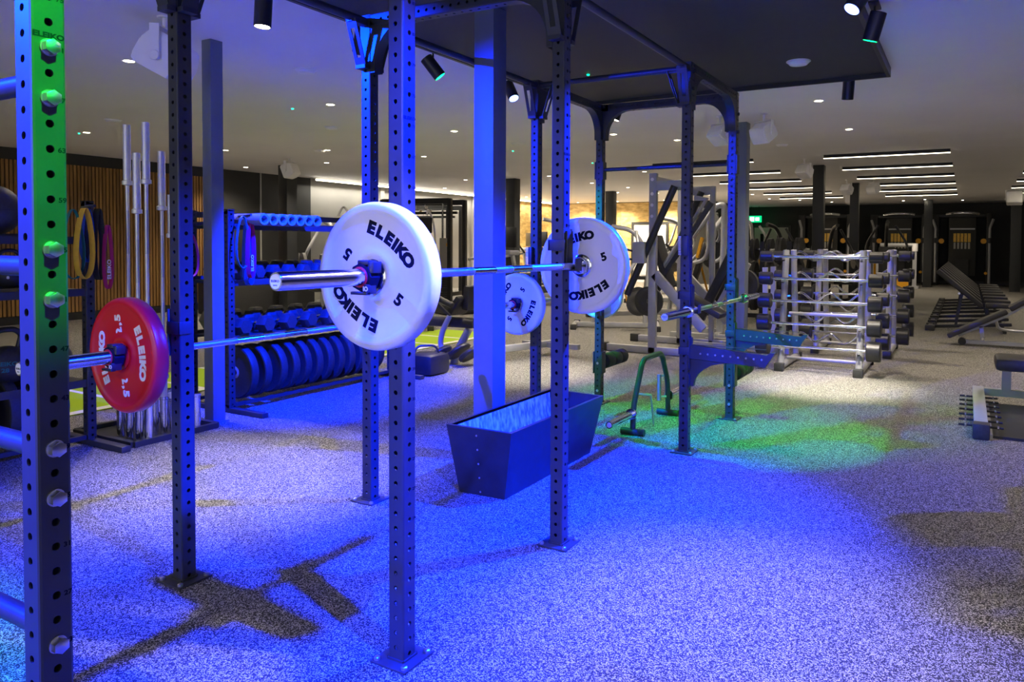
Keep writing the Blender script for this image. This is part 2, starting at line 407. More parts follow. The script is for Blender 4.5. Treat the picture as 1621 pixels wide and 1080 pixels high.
# round tubes on slotted brackets
def slotted(cx, cy, dx, dy):
    """slotted bracket hanging a tube end off a post face"""
    ang = math.atan2(dy, dx); B = TR(cx, cy, 0, ang)
    mb = MB(); w = .034
    a = Vector((HS+.11, 0, RH-.045)); b = Vector((HS+.035, 0, RH-.27))
    d = (b-a); L = d.length; t = Matrix.Translation(a) @ d.to_track_quat('Y', 'X').to_matrix().to_4x4()
    # face plate with an oblong slot: local y along the plate, z across, x through
    out = [(-w, 0), (w, 0), (w, L), (-w, L)]; sw = .013
    ins = [(-sw, .05), (sw, .05), (sw, L-.04), (-sw, L-.04)]
    for sx in (0, .005):
        pass
    vs = [(0, q[1], q[0]) for q in out]+[(0, q[1], q[0]) for q in ins]+[(.005, q[1], q[0]) for q in out]+[(.005, q[1], q[0]) for q in ins]
    fs = []
    for i in range(4):
        j = (i+1) % 4; fs += [(i, j, 4+j, 4+i), (8+i, 8+j, 12+j, 12+i), (i, j, 8+j, 8+i), (4+i, 4+j, 12+j, 12+i)]
    mb.add(vs, fs, B @ t)
    mb.box((HS, -HS, RH-.285), (HS+.04, HS, RH-.266), B).box((HS, -.02, RH-.06), (HS+.115, .02, RH-.05), B).box((HS, -HS, RH-.285), (HS+.004, HS, RH-.03), B)
    rp(mb, 'slotted_bracket')
def rtube(p0, p1, r=.021):
    p0, p1 = Vector(p0), Vector(p1); d = (p1-p0).normalized()
    rp(MB().tube([p0+d*(HS), p1-d*(HS)], r, 16), 'pull_up_bar')
TZ = RH-.035
for x in (0, RW):
    for j in (0, 1, 2):
        rtube((x, YS[j], TZ), (x, YS[j+1], TZ)); slotted(x, YS[j], 0, 1); slotted(x, YS[j+1], 0, -1)
rtube((RW, YS[3], TZ), (0, YS[3], TZ)); slotted(RW, YS[3], 1, 0); slotted(0, YS[3], -1, 0)
rtube((RW, YS[1], TZ), (0, YS[1], TZ)); slotted(RW, YS[1], 1, 0); slotted(0, YS[1], -1, 0)
# low bar of the far bay
rp(MB().tube([(RW+HS, YS[4], 2.032), (-HS, YS[4], 2.032)], .017, 14), 'pull_up_bar')
for x in (0, RW):
    rp(MB().box((x-HS-.008, YS[4]-HS-.003, 1.95), (x-HS, YS[4]+HS+.003, 2.1)).box((x+HS, YS[4]-HS-.003, 1.95), (x+HS+.008, YS[4]+HS+.003, 2.1)), 'bar_clamp')
# near end: ladder rungs
for z in (.6, .97, 1.34, 1.71, 2.08):
    rp(MB().tube([(RW+HS, 0, z), (-HS, 0, z)], .021, 16), 'ladder_rung')
for k in (71, 67, 55, 51, 39, 35, 23, 19, 7, 83):
    z = k*.025; f = Matrix.Rotation(PI/2, 4, 'Y')
    rp(MB().lathe([(.0175, 0), (.0175, .003)], TR(HS, 0, z) @ f, 20).lathe([(.0155, .003), (.0155, .018), (.0145, .0185)], TR(HS, 0, z) @ f, 6), 'hex_bolt', 'zinc')
for (x, y, zz) in ((0, YS[2], 2.42), (0, YS[2], 2.53), (0, YS[3], 2.42), (0, YS[3], 2.53), (0, YS[4], 2.42), (0, YS[4], 2.28), (RW, YS[4], .11), (RW, YS[4], .35), (0, YS[4], .12), (0, YS[4], .27)):
    if zz > 1: rp(MB().lathe([(.014, 0), (.014, .01), (.01, .014)], TR(x+HS, y, zz) @ Matrix.Rotation(PI/2, 4, 'Y'), 6), 'hex_bolt', 'black')
    else: rp(MB().lathe([(.012, 0), (.012, .006)], TR(x, y-HS, zz) @ RX, 6), 'hex_bolt', 'zinc')

# ------------------------------------------------------------------ plates
def arctext(mb, st, R, size, pos, y, xs=1.25, off=.0016, rot=None, bend=.32):
    """a gently curved word on a disc seen from -y; pos: place, rot: orientation, clockwise from 12 o'clock"""
    rot = pos if rot is None else rot
    widths = {'I': .5, ',': .45}; ws = [widths.get(c, 1.) for c in st]; tot = sum(ws); step = size*.66*xs
    P0 = Vector((math.sin(pos), 0, math.cos(pos)))*R
    o0 = Vector((math.sin(rot), 0, math.cos(rot))); cen = P0-o0*bend; a = -tot/2*step
    for c, wd in zip(st, ws):
        am = rot+(a+wd*step/2)/bend; a += wd*step
        out = Vector((math.sin(am), 0, math.cos(am))); tan = Vector((math.cos(am), 0, -math.sin(am))); nrm = Vector((0, -1, 0))
        m = Matrix((tan, out, nrm)).transposed().to_4x4(); m.translation = cen+out*bend+Vector((0, y, 0))
        mb.text(c, size, m, off, .0004, xs)
def plate_parts(t, T, m, ink, ang, num, numR=.135):
    P_ = [(.052, .006), (.06, .002), (.075, .0015), (.082, .004), (.10, .0055), (.185, .0055), (.192, .003), (.2, 0), (.212, .001), (.221, .006), (.225, .014),
          (.225, T-.014), (.221, T-.006), (.212, T-.001), (.2, T), (.192, T-.003), (.185, T-.0055), (.10, T-.0055), (.082, T-.004), (.06, T-.002), (.052, T-.006)]
    MB().lathe([(r, z-T/2) for r, z in P_], AX('y'), 96, closed=True).build('disc', m, t)
    MB().lathe([(.0256, -T/2+.001), (.03, -T/2), (.045, -T/2), (.0525, -T/2+.004), (.0525, T/2-.004), (.045, T/2), (.03, T/2), (.0256, T/2-.001)], AX('y'), 48, closed=True).build('hub_ring', 'chrome' if m == 'wplate' else m, t)
    mb = MB(); yy = -T/2+.0052
    arctext(mb, 'ELEIKO', .13, .05, ang, yy, 1.16, .0034); arctext(mb, 'ELEIKO', .13, .05, ang+PI, yy, 1.16, .0034)
    arctext(mb, num, .122, .05, ang+PI/2, yy, 1.1, .0024, ang); arctext(mb, num, .122, .05, ang-PI/2, yy, 1.1, .0024, ang+PI)
    mb.build('lettering', ink, t, merge=False)
BX = .066; BL = RW-.066
YB1 = dict(c0=.93, c1=2.24)
def plate(y, x, z, T, m, ink, ang, num, label):
    t = thing('weight_plate', label, 'weight plate', (x, y, z), 0, 'bumper plates on the rig barbells' if m == 'wplate' else None)
    plate_parts(t, T, m, ink, ang, num); return t
Z1, Z2 = 1.29, .948
plate(.897, BX, Z1, .062, 'wplate', 'ink', math.radians(34), '5', 'white 5 kg bumper plate nearest the camera, on the near end of the high barbell')
plate(2.273, BX, Z1, .062, 'wplate', 'ink', math.radians(-20), '5', 'white 5 kg bumper plate on the far end of the high barbell')
plate(.897, BL, Z2, .062, 'rplate', 'wink', math.radians(80), '2,5', 'red 2,5 kg bumper plate on the lower barbell at left')
plate(3.76, BL, Z2, .062, 'wplate', 'ink', math.radians(118), '5', 'white 5 kg bumper plate peeping out right behind the wide blue column')
plate(5.14, BL, Z2, .062, 'wplate', 'ink', math.radians(40), '5', 'white 5 kg bumper plate lit green, mostly hidden behind another white plate')

# ------------------------------------------------------------------ barbells (axis y)
def barbell(x, z, c0, c1, label, cap_text=True, notch=True):
    """c0, c1: inner faces of the two sleeves' shoulders"""
    t = thing('barbell', label, 'barbell', (x, (c0+c1)/2, z), 0, 'barbells racked on the rig')
    h = (c1-c0)/2; A = AX('y')
    MB().lathe([(.014, -h), (.014, h)], A, 20).build('shaft', 'chrome', t)
    kn = MB()
    for a, b in ((-h+.1, -.47+.0), (-.46, -.2), (-.06, .06), (.2, .46), (.47, h-.1)):
        kn.lathe([(.0142, a), (.0147, a+.002), (.0147, b-.002), (.0142, b)], A, 20)
    kn.build('knurling', 'knurl', t)
    for s in (-1, 1):
        R_ = A @ Matrix.Rotation(0 if s > 0 else PI, 4, 'X')
        sl = MB().lathe([(.0145, h-.035), (.022, h-.03), (.036, h-.02), (.039, h-.015), (.039, h-.002), (.036, h), (.0255, h+.001), (.025, h+.002), (.025, h+.41), (.0235, h+.415)], R_, 32).build('sleeve', 'chrome', t)
        MB().lathe([(.0195, h+.4145), (.0195, h+.4158)], R_, 32).build('end_cap', 'white', sl)
        if cap_text and s < 0:
            m = Matrix(((1, 0, 0), (0, 0, 1), (0, -1, 0))).transposed().to_4x4()
            m = Matrix((Vector((1, 0, 0)), Vector((0, 0, 1)), Vector((0, -1, 0)))).transposed().to_4x4(); m.translation = Vector((0, -h-.4162, .001))
            m2 = m.copy(); m2.translation = Vector((0, -h-.4162, -.010))
            MB().text('ELEIKO', .0085, m, .0002, .0001, 1.15).text('20 KG', .005, m2, .0001, .0001, 1.1).build('lettering', 'ink', sl, merge=False)
    return t
barbell(BX, Z1, .93, 2.24, 'chrome barbell racked high at the front carrying two white plates')
barbell(BL, Z2, .93, 2.24, 'chrome barbell racked low at left carrying a red plate')
barbell(BL, Z2, 3.795, 5.105, 'chrome barbell behind the wide blue column, carrying a white plate at each end')
barbell(BX, .957, 3.75, 5.13, 'bare chrome barbell without plates across the far bay of the rig')
def clamp(x, z, y, label):
    t = thing('barbell_collar', label, 'barbell collar', (x, y, z), 0, 'lock collars on the barbell sleeves')
    A = AX('y')
    MB().lathe([(.028, -.022), (.042, -.02), (.044, -.012), (.044, .014), (.041, .02), (.028, .022)], A, 8, closed=True).build('ring', 'ink', t)
    MB().lathe([(.0254, -.024), (.031, -.024), (.031, .02), (.0254, .02)], A, 24, closed=True).build('liner', 'redbit', t)
    MB().box((-.012, -.02, .036), (.03, .02, .05), bev=.003).box((.026, -.018, .012), (.05, .018, .046), bev=.003).build('hinge', 'black', t)
    MB().box((-.03, -.03, -.052), (.034, -.012, -.043), bev=.002).box((.02, -.028, -.05), (.034, .012, -.02), bev=.002).build('lever', 'black', t)
    MB().text('IO', .018, Matrix((Vector((1, 0, 0)), Vector((0, 0, 1)), Vector((0, -1, 0)))).transposed().to_4x4() @ Matrix.Translation((.03, -.034, .0305)), .001, .0003).build('mark', 'wink', t, merge=False)
    return t
clamp(BX, Z1, .84, 'dark lock collar on the nearest sleeve of the high barbell')
clamp(BL, Z2, .84, 'black lock collar against the red plate')
clamp(BL, Z2, 3.705, 'black lock collar against the white plate behind the wide column')

# ------------------------------------------------------------------ rack attachments
def jcup(px, py, z, sd, label):
    """hooks a post; the cup opens on side sd (+1: +x); z is the bar centre height"""
    t = thing('j_cup', label, 'j-cup', (px, py, z), 0, 'j-cups on the rig uprights')
    f = sd; o = HS+.001
    MB().box((f*o, -HS-.008, -.02), (f*(o+.008), HS+.008, .17), bev=.002).box((f*(o+.008), -.03, -.022), (f*(.07+.024), .03, -.0145), bev=.002).box((f*(.09), -.03, -.022), (f*(.096), .03, .035), bev=.002).build('hook', 'rack', t)
    MB().box((f*(o+.008), -.03, -.0143), (f*.09, .03, -.0142+.0005)).box((f*(o+.008), -.028, -.014), (f*(o+.018), .028, .16), bev=.002).build('liner', 'black', t)
    MB().box((-HS-.012, -HS-.009, .07), (HS+.012, -HS-.001, .12), bev=.002).box((-f*(HS+.001), -HS-.009, .07), (-f*(HS+.009), HS*.4, .12), bev=.002).build('strap', 'rack', t)
    return t
jcup(0, YS[1], Z1, 1, 'j-cup holding the high barbell behind the nearest white plate')
jcup(0, YS[2], Z1, 1, 'j-cup holding the high barbell just left of the far white plate')
jcup(RW, YS[1], Z2, -1, 'j-cup holding the red plate barbell on the left upright')
jcup(RW, YS[2], Z2, -1, 'j-cup holding the far end of the red plate barbell')
jcup(RW, YS[3], Z2, -1, 'j-cup holding the barbell behind the blue column')
jcup(RW, YS[4], Z2, -1, 'j-cup holding the far end of the barbell with green lit plate')
jcup(0, YS[3], .957, 1, 'j-cup under the near end of the bare barbell')
jcup(0, YS[4], .957, 1, 'j-cup under the far end of the bare barbell')
def ribbed(px, py, z, label, a, b):
    t = thing('j_cup_liner', label, 'j-cup', (px, py, z), 0)
    mb = MB()
    for k in range(12): mb.box((a, -HS-.03, -.062+k*.0107), (a+.018*(1 if a < b else -1), -HS-.002, -.062+k*.0107+.007))
    mb.build('ribs', 'white', t)
    MB().box((a+.02, -HS-.035, -.066), (b, -HS-.002, .066), bev=.003).build('backing', 'rack', t)
ribbed(0, YS[3], 1.382, 'ribbed white plastic liner on the far post above the bare barbell', -.035, .028)
ribbed(RW, YS[3], 1.3, 'ribbed white plastic liner on the post just right of the blue column', -.05, .0)
# spotter arms (+x)
def spotter(py, z, label):
    t = thing('spotter_arm', label, 'spotter arm', (HS, py, z), 0, 'spotter arms on the far bay')
    MB().prism([(.0, -.045), (.5, -.065), (.56, .03), (.53, .03), (.51, .012), (0, .045)], .05, Matrix.Rotation(PI/2, 4, 'X')).build('arm', 'rack', t)
    MB().box((0.02, -.018, .0455), (.5, .018, .0457) if 0 else (.5, .018, .046)).build('pad_strip', 'black', t)
    cut = [(0.005, -.05), (.005, -.23), (.03, -.23)]+[(.27-.24*math.cos(PI/2*k/6), -.23+.17*math.sin(PI/2*k/6)) for k in range(0, 7)]+[(.27, -.06)]
    MB().prism(cut, .03, Matrix.Rotation(PI/2, 4, 'X')).build('gusset', 'rack', t)
    MB().box((.0, -HS-.004, -.12), (.008, HS+.004, .09), bev=.002).box((.0, -HS-.004, -.24), (.008, HS+.004, -.15), bev=.002).box((-S-.004, -HS-.008, -.02), (.004, -HS-.001, .03), bev=.002).build('mount', 'rack', t)
    for k in range(9): MB().lathe([(.007, 0), (.007, .004), (.004, .006)], TR(.08+k*.05, -.025, -.008-.001*k) @ RX, 8).build('rivet', 'zinc', t)
    return t
spotter(YS[3], .68, 'dark blue spotter arm nearest the camera, on the far bay post')
spotter(YS[4], .68, 'greenish spotter arm behind the nearer one, on the last post')
def roller(px, py, label):
    t = thing('roller_pad', label, 'roller pad', (px, py, .35), 0, 'foam rollers at the foot of the last posts')
    MB().box((HS+.001, -HS-.006, -.09), (HS+.012, HS+.006, .1), bev=.002).box((-HS-.012, -HS-.006, -.09), (-HS-.001, HS+.006, .1), bev=.002).box((-HS-.012, HS+.001, -.05), (HS+.012, HS+.012, .05)).build('mount', 'rack', t)
    MB().tube([(.0, HS+.01, 0), (.0, .48, 0)], .014).build('axle', 'chrome', t)
    for a, b in ((.06, .2), (.21, .35), (.36, .47)):
        MB().lathe([(.015, HS+a), (.06, HS+a), (.065, HS+a+.008), (.065, HS+b-.008), (.06, HS+b), (.015, HS+b)], AX('y'), 24, closed=True).build('foam_roll', 'foam', t)
roller(RW, YS[4], 'black foam roller on the left last post, behind the trap bar')
roller(0, YS[4], 'black foam roller on the right last post, below the spotter arms')

# ------------------------------------------------------------------ trough
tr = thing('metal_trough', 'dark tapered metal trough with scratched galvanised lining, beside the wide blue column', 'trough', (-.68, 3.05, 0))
B0 = [(-.145, -.54), (.145, -.525), (.145, .51), (-.145, .53)]; T0 = [(-.2, -.59), (.225, -.585), (.225, .55), (-.2, .585)]
def frus(b, t, z0, z1, mb):
    vs = [(x, y, z0) for x, y in b]+[(x, y, z1) for x, y in t]
    return mb.add(vs, [(0, 1, 5, 4), (1, 2, 6, 5), (2, 3, 7, 6), (3, 0, 4, 7)])
ZR = .385
mb = frus(B0, T0, 0, ZR, MB()); mb.add([(x, y, 0) for x, y in B0], [(3, 2, 1, 0)])
T1 = [(x*.9, y*.965) for x, y in T0]
mb.add([(x, y, ZR) for x, y in T0]+[(x, y, ZR) for x, y in T1], [(i, (i+1) % 4, 4+(i+1) % 4, 4+i) for i in range(4)])
mb.build('shell', 'black', tr)

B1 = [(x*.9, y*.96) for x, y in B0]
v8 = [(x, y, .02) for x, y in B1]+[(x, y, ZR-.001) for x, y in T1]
MB().add(v8, [(0, 1, 5, 4), (1, 2, 6, 5), (2, 3, 7, 6), (0, 1, 2, 3)]).build('inner_faces', 'black', tr)  # unlined faces; the black also puts the end wall's shade into the colour
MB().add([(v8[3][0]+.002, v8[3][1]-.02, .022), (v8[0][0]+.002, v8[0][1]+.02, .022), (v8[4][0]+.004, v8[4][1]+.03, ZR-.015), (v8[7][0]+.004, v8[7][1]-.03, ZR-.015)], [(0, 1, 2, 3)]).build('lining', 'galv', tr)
for k in range(5):
    q = k/4; yy = -.54+(-.047)*(.06+.85*q)-.001; zz = .025+.32*q
    MB().lathe([(.006, 0), (.005, .003)], TR(.0, yy+.0, zz) @ RX, 8).build('rivet', 'zinc', tr)

# ------------------------------------------------------------------ open trap bar
tb = thing('open_trap_bar', 'open trap bar standing on its feet on the green lit floor', 'trap bar', (-.47, 4.5, 0))
TBp = [(-.47, 4.13, .02), (-.47, 4.135, .2), (-.47, 4.31, .53), (-.47, 4.70, .53), (-.47, 4.84, .28), (-.47, 4.85, .02)]
MB().tube(TBp, .021, 14, bend=.07).build('frame', 'rack', tb, world=True)
for y in (4.13, 4.85): MB().tube([(-.56, y, .025), (-.38, y, .025)], .025, 14).build('foot', 'rubber', tb, world=True)
for (y0, y1) in ((4.11, 3.72), (4.87, 5.26)):
    d = 1 if y1 > y0 else -1
    sv = MB().tube([(-.47, y0, .16), (-.47, y1, .16)], .025, 20).build('sleeve', 'chrome', tb, world=True)
    MB().tube([(-.47, y0, .16), (-.47, y0+d*.02, .16)], .04, 20).build('collar', 'chrome', sv, world=True)
    MB().tube([(-.47, y1+d*.0005, .16), (-.47, y1+d*.002, .16)], .018, 16).build('end_cap', 'white', sv, world=True)
MB().tube([(-.40, 4.36, .03), (-.40, 4.3, .27)], .008).tube([(-.47, 4.2, .29), (-.40, 4.3, .27)], .008).build('kickstand', 'silver', tb, world=True)
MB().tube([(-.52, 4.78, .13), (-.52, 4.78, .34)], .017, 12).tube([(-.47, 4.81, .16), (-.52, 4.78, .16)], .008).tube([(-.47, 4.81, .33), (-.52, 4.78, .33)], .008).build('grip', 'knurl', tb, world=True)

# ------------------------------------------------------------------ vertical barbell holder
vh = thing('barbell_holder', 'low black floor holder with steel sockets for upright barbells', 'barbell holder', (-3.5, 2.42, 0))
MB().beam((-3.25, 2.12, .02), (-3.25, 2.75, .02), .04, .04).beam((-3.95, 2.12, .02), (-3.25, 2.12, .02), .04, .04).beam((-3.95, 2.75, .02), (-3.25, 2.75, .02), .04, .04).beam((-3.95, 2.12, .02), (-3.95, 2.75, .02), .04, .04).box((-3.95, 2.2, .0), (-3.25, 2.7, .008)).build('base_frame', 'rack', vh, world=True)
for x in (-3.21-.06, -3.38, -3.49, -3.6):
    for y in (2.24, 2.42, 2.6):
        MB().lathe([(.027, 0), (.027, .25), (.031, .255), (.031, .275), (.024, .275), (.024, .01)], TR(x, y, .008), 16).build('socket', 'chrome', vh, world=True)
def vbar(x, y, top, label, sl=.415):
    t = thing('barbell', label, 'barbell', (x, y, .02), 0, 'barbells standing in the floor holder')
    sh = top-2*sl
    MB().lathe([(.0125, sl), (.0125, top-sl-.02)], None, 14).build('shaft', 'brushed', t)
    MB().lathe([(.0135, sl+.2), (.0135, sl+.52)], None, 14).lathe([(.0135, top-sl-.5), (.0135, top-sl-.2)], None, 14).build('knurling', 'knurl', t)
    for a, b in ((0, sl), (top-.02, top-.02-sl)):
        d = 1 if b > a else -1
        MB().lathe(sorted([(.025, a), (.025, b-d*.03), (.034, b-d*.025), (.034, b), (.013, b+d*.005)], key=lambda q: q[1]), None, 20).build('sleeve', 'brushed', t)
for x, y, top, lb in ((-3.27, 2.24, 2.2, 'tall chrome barbell standing rightmost in the floor holder'), (-3.49, 2.24, 2.2, 'tall chrome barbell standing leftmost in the floor holder'),
                      (-3.38, 2.24, 2.0, 'shorter chrome barbell standing second from left in the holder'), (-3.38, 2.42, 2.03, 'chrome barbell standing in the second row of the holder')):
    vbar(x, y, top, lb)
vbar(-3.27, 2.42, 1.72, 'shortest chrome barbell standing low among the upright bars', .3)

# ------------------------------------------------------------------ storage racks
def storage(x0, x1, y0, y1, label, shelves, top=1.65, tilt=.06):
    t = thing('storage_rack', label, 'storage rack', ((x0+x1)/2, (y0+y1)/2, 0))
    M0 = t.matrix_basis.inverted()
    for x in (x0, x1):
        for y in (y0, y1):
            perf(MB(), top-.04, TR(x, y, .04), s=.06).build('upright', 'rack', t, world=True)
    for y in (y0, y1):
        MB().box((x0-.12, y-.03, 0), (x1+.42, y+.03, .04), bev=.003).build('foot', 'rack', t, world=True)
    for z in shelves:
        mb = MB().box((x0, y0, z-.04), (x0+.02, y1, z+.02)).box((x1-.0, y0, z-.05), (x1+.02, y1, z)).box((x0, y0, z-.012), (x1, y1, z-.008))
        mb.build('shelf', 'rack', t, world=True)
    for x, z, hh in ((x0, top-.03, .05), (x1, .053, .03), (x0, .053, .03)): MB().beam((x, y0, z), (x, y1, z), .03, hh).build('rail', 'rack', t, world=True)
    return t
storage(-4.08, -3.6, 3.13, 5.05, 'black perforated storage rack with dumbbells, rollers and bumpers, behind the high barbell', (.62, 1.08, 1.54))
storage(-4.12, -3.6, .25, 2.03, 'black perforated storage rack with kettlebells at the far left edge', (.45, 1.07, 1.42), 1.66)
# foam rollers on top
f0 = None
for k in range(7):
    lb = 'blue lit hollow foam roller on the rack top, %s' % ('leftmost' if k == 0 else 'rightmost' if k == 6 else '%s from the left' % ['', 'second', 'third', 'fourth', 'fifth', 'sixth'][k])
    if f0 is None:
        f0 = tag(MB().lathe([(.03, 0), (.046, 0), (.048, .006), (.048, .634), (.046, .64), (.03, .64)], AX('x'), 24, closed=True).build('foam_roller', 'grayfoam'), lb, 'foam roller', 'foam rollers on the rack top'); o = f0
    else: o = dup(f0, label=lb)
    o.location = (-3.95, 3.24+k*.092, 1.575)
# hex dumbbells
def hexdb(s, label):
    t = thing('hex_dumbbell', label, 'dumbbell', (0, 0, 0), 0, 'hex dumbbells on the storage rack')
    MB().lathe([(.015, -.07), (.0165, 0), (.015, .07)], AX('x'), 10).build('handle', 'chrome', t)
    for d in (-1, 1):
        R_ = AX('x') @ Matrix.Rotation(0 if d > 0 else PI, 4, 'X')
        MB().lathe([(.045, .055), (.068, .07), (.068, .12), (.05, .145)], R_ @ Matrix.Rotation(PI/6 if 1 else 0, 4, 'Z'), 6).build('head', 'rubber', t)
    return t
db0 = None
def placedb(x, y, z, sc, label, rx=0.):
    global db0
    if db0 is None: db0 = hexdb(1, label); o = db0
    else: o = dup(db0, label=label)
    o.matrix_basis = TR(x, y, z) @ Matrix.Rotation(rx, 4, 'X') @ Matrix.Diagonal((sc, sc, sc, 1))
nth = ['leftmost', 'second from left', 'third from left', 'fourth from left', 'fifth from left', 'sixth from left', 'seventh from left', 'eighth from left', 'ninth from left', 'tenth from left', 'eleventh from left']
for row, (x, z, n, dy, sc, nm) in enumerate(((-3.72, 1.135, 9, .165, 1.02, 'upper shelf front row'), (-3.98, 1.155, 9, .17, 1.1, 'upper shelf back row'), (-3.72, .69, 7, .235, 1.2, 'lower shelf front row'), (-4.0, .71, 7, .235, 1.3, 'lower shelf back row'))):
    for k in range(n):
        placedb(x, 3.25+row % 2*.08+k*dy, z, sc, 'black hex dumbbell, %s of the %s' % (nth[k], nm))
# bumper plates in rows (axis y)
b0 = None
def bumper(x, y, label, group, R_=.225, T=.07):
    global b0
    if b0 is None:
        b0 = thing('bumper_plate', label, 'weight plate', (0, 0, 0), 0, group); o = b0
        MB().lathe([(.05, -T/2+.004), (.12, -T/2+.006), (.2, -T/2+.004), (.21, -T/2), (.222, -T/2+.004), (.225, -T/2+.012), (.225, T/2-.012), (.222, T/2-.004), (.21, T/2), (.2, T/2-.004), (.12, T/2-.006), (.05, T/2-.004)], AX('y'), 56, closed=True).build('disc', 'rubber', b0)
        MB().lathe([(.0256, -T/2), (.036, -T/2), (.05, -T/2+.006), (.05, T/2-.006), (.036, T/2), (.0256, T/2)], AX('y'), 24, closed=True).build('hub_ring', 'silver', b0)
    else: o = dup(b0, label=label, group=group)
    o.matrix_basis = TR(x, y, .07+.225)
for k in range(12):
    bumper(-3.72, 3.3+k*.135+(.03 if k > 1 else 0), 'black bumper plate standing in the lower row, %s' % (nth[k] if k < 11 else 'rightmost, nearest the column'), 'bumper plates under the dumbbells')
for k in range(11):
    bumper(-3.78, 1.85-k*.14, 'black bumper plate under the kettlebells, %s' % ('rightmost' if k == 0 else '%s from right' % ['', 'second', 'third', 'fourth', 'fifth', 'sixth', 'seventh', 'eighth', 'ninth', 'tenth', 'eleventh'][k]), 'bumper plates under the kettlebells')
# kettlebells
def kettle(x, y, z, sc, col, num, label):
    t = thing('kettlebell', label, 'kettlebell', (x, y, z), 0, 'kettlebells on the left storage rack')
    pr = [(0.0, 0)]+[(.11*math.sin(a), .105-.11*math.cos(a)) for a in [PI*.2+PI*.72*k/10 for k in range(11)]]+[(0, .215)]
    MB().lathe([(r*sc, h*sc) for r, h in pr], None, 28).build('bell', 'rubber', t)
    MB().tube([(0, -.055*sc, .19*sc), (0, -.075*sc, .27*sc), (0, -.04*sc, .305*sc), (0, .04*sc, .305*sc), (0, .075*sc, .27*sc), (0, .055*sc, .19*sc)], .016*sc, 12, bend=.03*sc).build('handle', 'black', t)
    f = Matrix.Rotation(-.5, 4, 'Z') @ Matrix.Rotation(PI/2, 4, 'Z') @ Matrix.Rotation(PI/2, 4, 'X')
    MB().text('ELEIKO', .03*sc, Matrix.Rotation(-.5, 4, 'Z') @ TR(.109*sc, 0, .125*sc) @ Matrix.Rotation(PI/2, 4, 'Z') @ Matrix.Rotation(PI/2, 4, 'X'), .001, .002, 1.2).text(num, .03*sc, Matrix.Rotation(-.5, 4, 'Z') @ TR(.109*sc, 0, .09*sc) @ Matrix.Rotation(PI/2, 4, 'Z') @ Matrix.Rotation(PI/2, 4, 'X'), .001, .002, 1.2).build('lettering', col, t, merge=False)
for k, (y, num, col, lb) in enumerate(((1.86, '32', 'wink', 'black kettlebell marked 32, rightmost on the lower shelf'), (1.6, '28', 'teal', 'black kettlebell second from right on the lower shelf'), (1.33, '24', 'teal', 'black kettlebell with teal lettering at the picture edge'), (1.06, '20', 'wink', 'black kettlebell at the near end of the lower shelf'))):
    kettle(-3.74, y, .47, 1.15, col, num, lb)
for k, (y, lb) in enumerate(((1.84, 'small black kettlebell at the right end of the upper shelf'), (1.62, 'small black kettlebell second on the upper shelf'), (1.4, 'small kettlebell behind the blue tube at the picture edge'))):
    kettle(-3.74, y, 1.085, .8, 'wink', str(12-4*k), lb)
mbll = thing('medicine_ball', 'dark medicine ball high on the left storage rack', 'medicine ball', (-3.78, 1.55, 1.425))
MB().lathe([(.16*math.sin(PI*k/16), .16-.16*math.cos(PI*k/16)) for k in range(17)], None, 32).build('shell', 'rubber', mbll)
sh = MB(); sh.lathe([(.1605*math.cos(a), .16+.1605*math.sin(a)) for a in (-.02, .02)], None, 32); sh.build('seam', 'black', mbll)
# resistance bands
def band(x, y, z, L, w, m, label, group, sway=.05, ph=0., hook=True):
    pts = []
    for k in range(25):
        a = 2*PI*k/24; pts.append((x+.012*math.sin(a+ph), y+sway*math.sin(a)*(1-.35*math.cos(a)), z-L/2+L/2*math.cos(a)))
    return tag(MB().ribbon(pts, w, (1, .25, 0), .004).build('resistance_band', m), label, 'resistance band', group)
G = 'resistance bands hung on the left rack'
band(-3.53, 1.90, 1.6, .46, .022, 'teal', 'teal loop band hanging leftmost on the left rack', G, .06)
band(-3.50, 1.955, 1.61, .47, .045, 'yellow', 'broad yellow loop band hanging on the left rack', G, .045, .5)
band(-3.55, 2.0, 1.61, .36, .04, 'blueband', 'blue loop band hanging beside the yellow band', G, .03)
band(-3.51, 2.05, 1.61, .48, .05, 'foam', 'black loop band hanging rightmost on the left rack post', G, .02)
pb = band(-3.46, 2.085, 1.5, .43, .03, 'purple', 'magenta loop band with pale lettering on the left rack', G, .02)
MB().text('ELEIKO', .035, Matrix.Translation((-3.444, 2.085, 1.2)) @ Matrix.Rotation(PI/2, 4, 'Z') @ Matrix.Rotation(PI/2, 4, 'X') @ Matrix.Rotation(PI/2, 4, 'Z'), .001, .001, 1.2).build('lettering', 'wink', pb, merge=False)
MB2 = MB().tube([(-3.6, 1.86, 1.62), (-3.44, 1.86, 1.625)], .01).tube([(-3.6, 2.03, 1.62), (-3.42, 2.03, 1.625)], .01)
tag(MB().tube([(-3.57, 1.98, 1.615), (-3.42, 1.98, 1.625)], .01).build('band_hook', 'rack'), 'short steel peg holding the bands on the left rack', 'hook')
tag(MB().tube([(-3.57, 3.2, 1.6), (-3.42, 3.2, 1.61)], .01).build('band_hook', 'rack'), 'short steel peg holding the bands on the dumbbell rack', 'hook')
G2 = 'resistance bands hung on the dumbbell rack'
band(-3.47, 3.16, 1.6, .42, .02, 'teal', 'thin teal loop band on the dumbbell rack', G2, .05)
band(-3.5, 3.24, 1.6, .56, .045, 'blueband', 'broad blue loop band on the dumbbell rack', G2, .035)
pb = band(-3.44, 3.21, 1.56, .46, .04, 'purple', 'magenta loop band in front of the blue band', G2, .02)
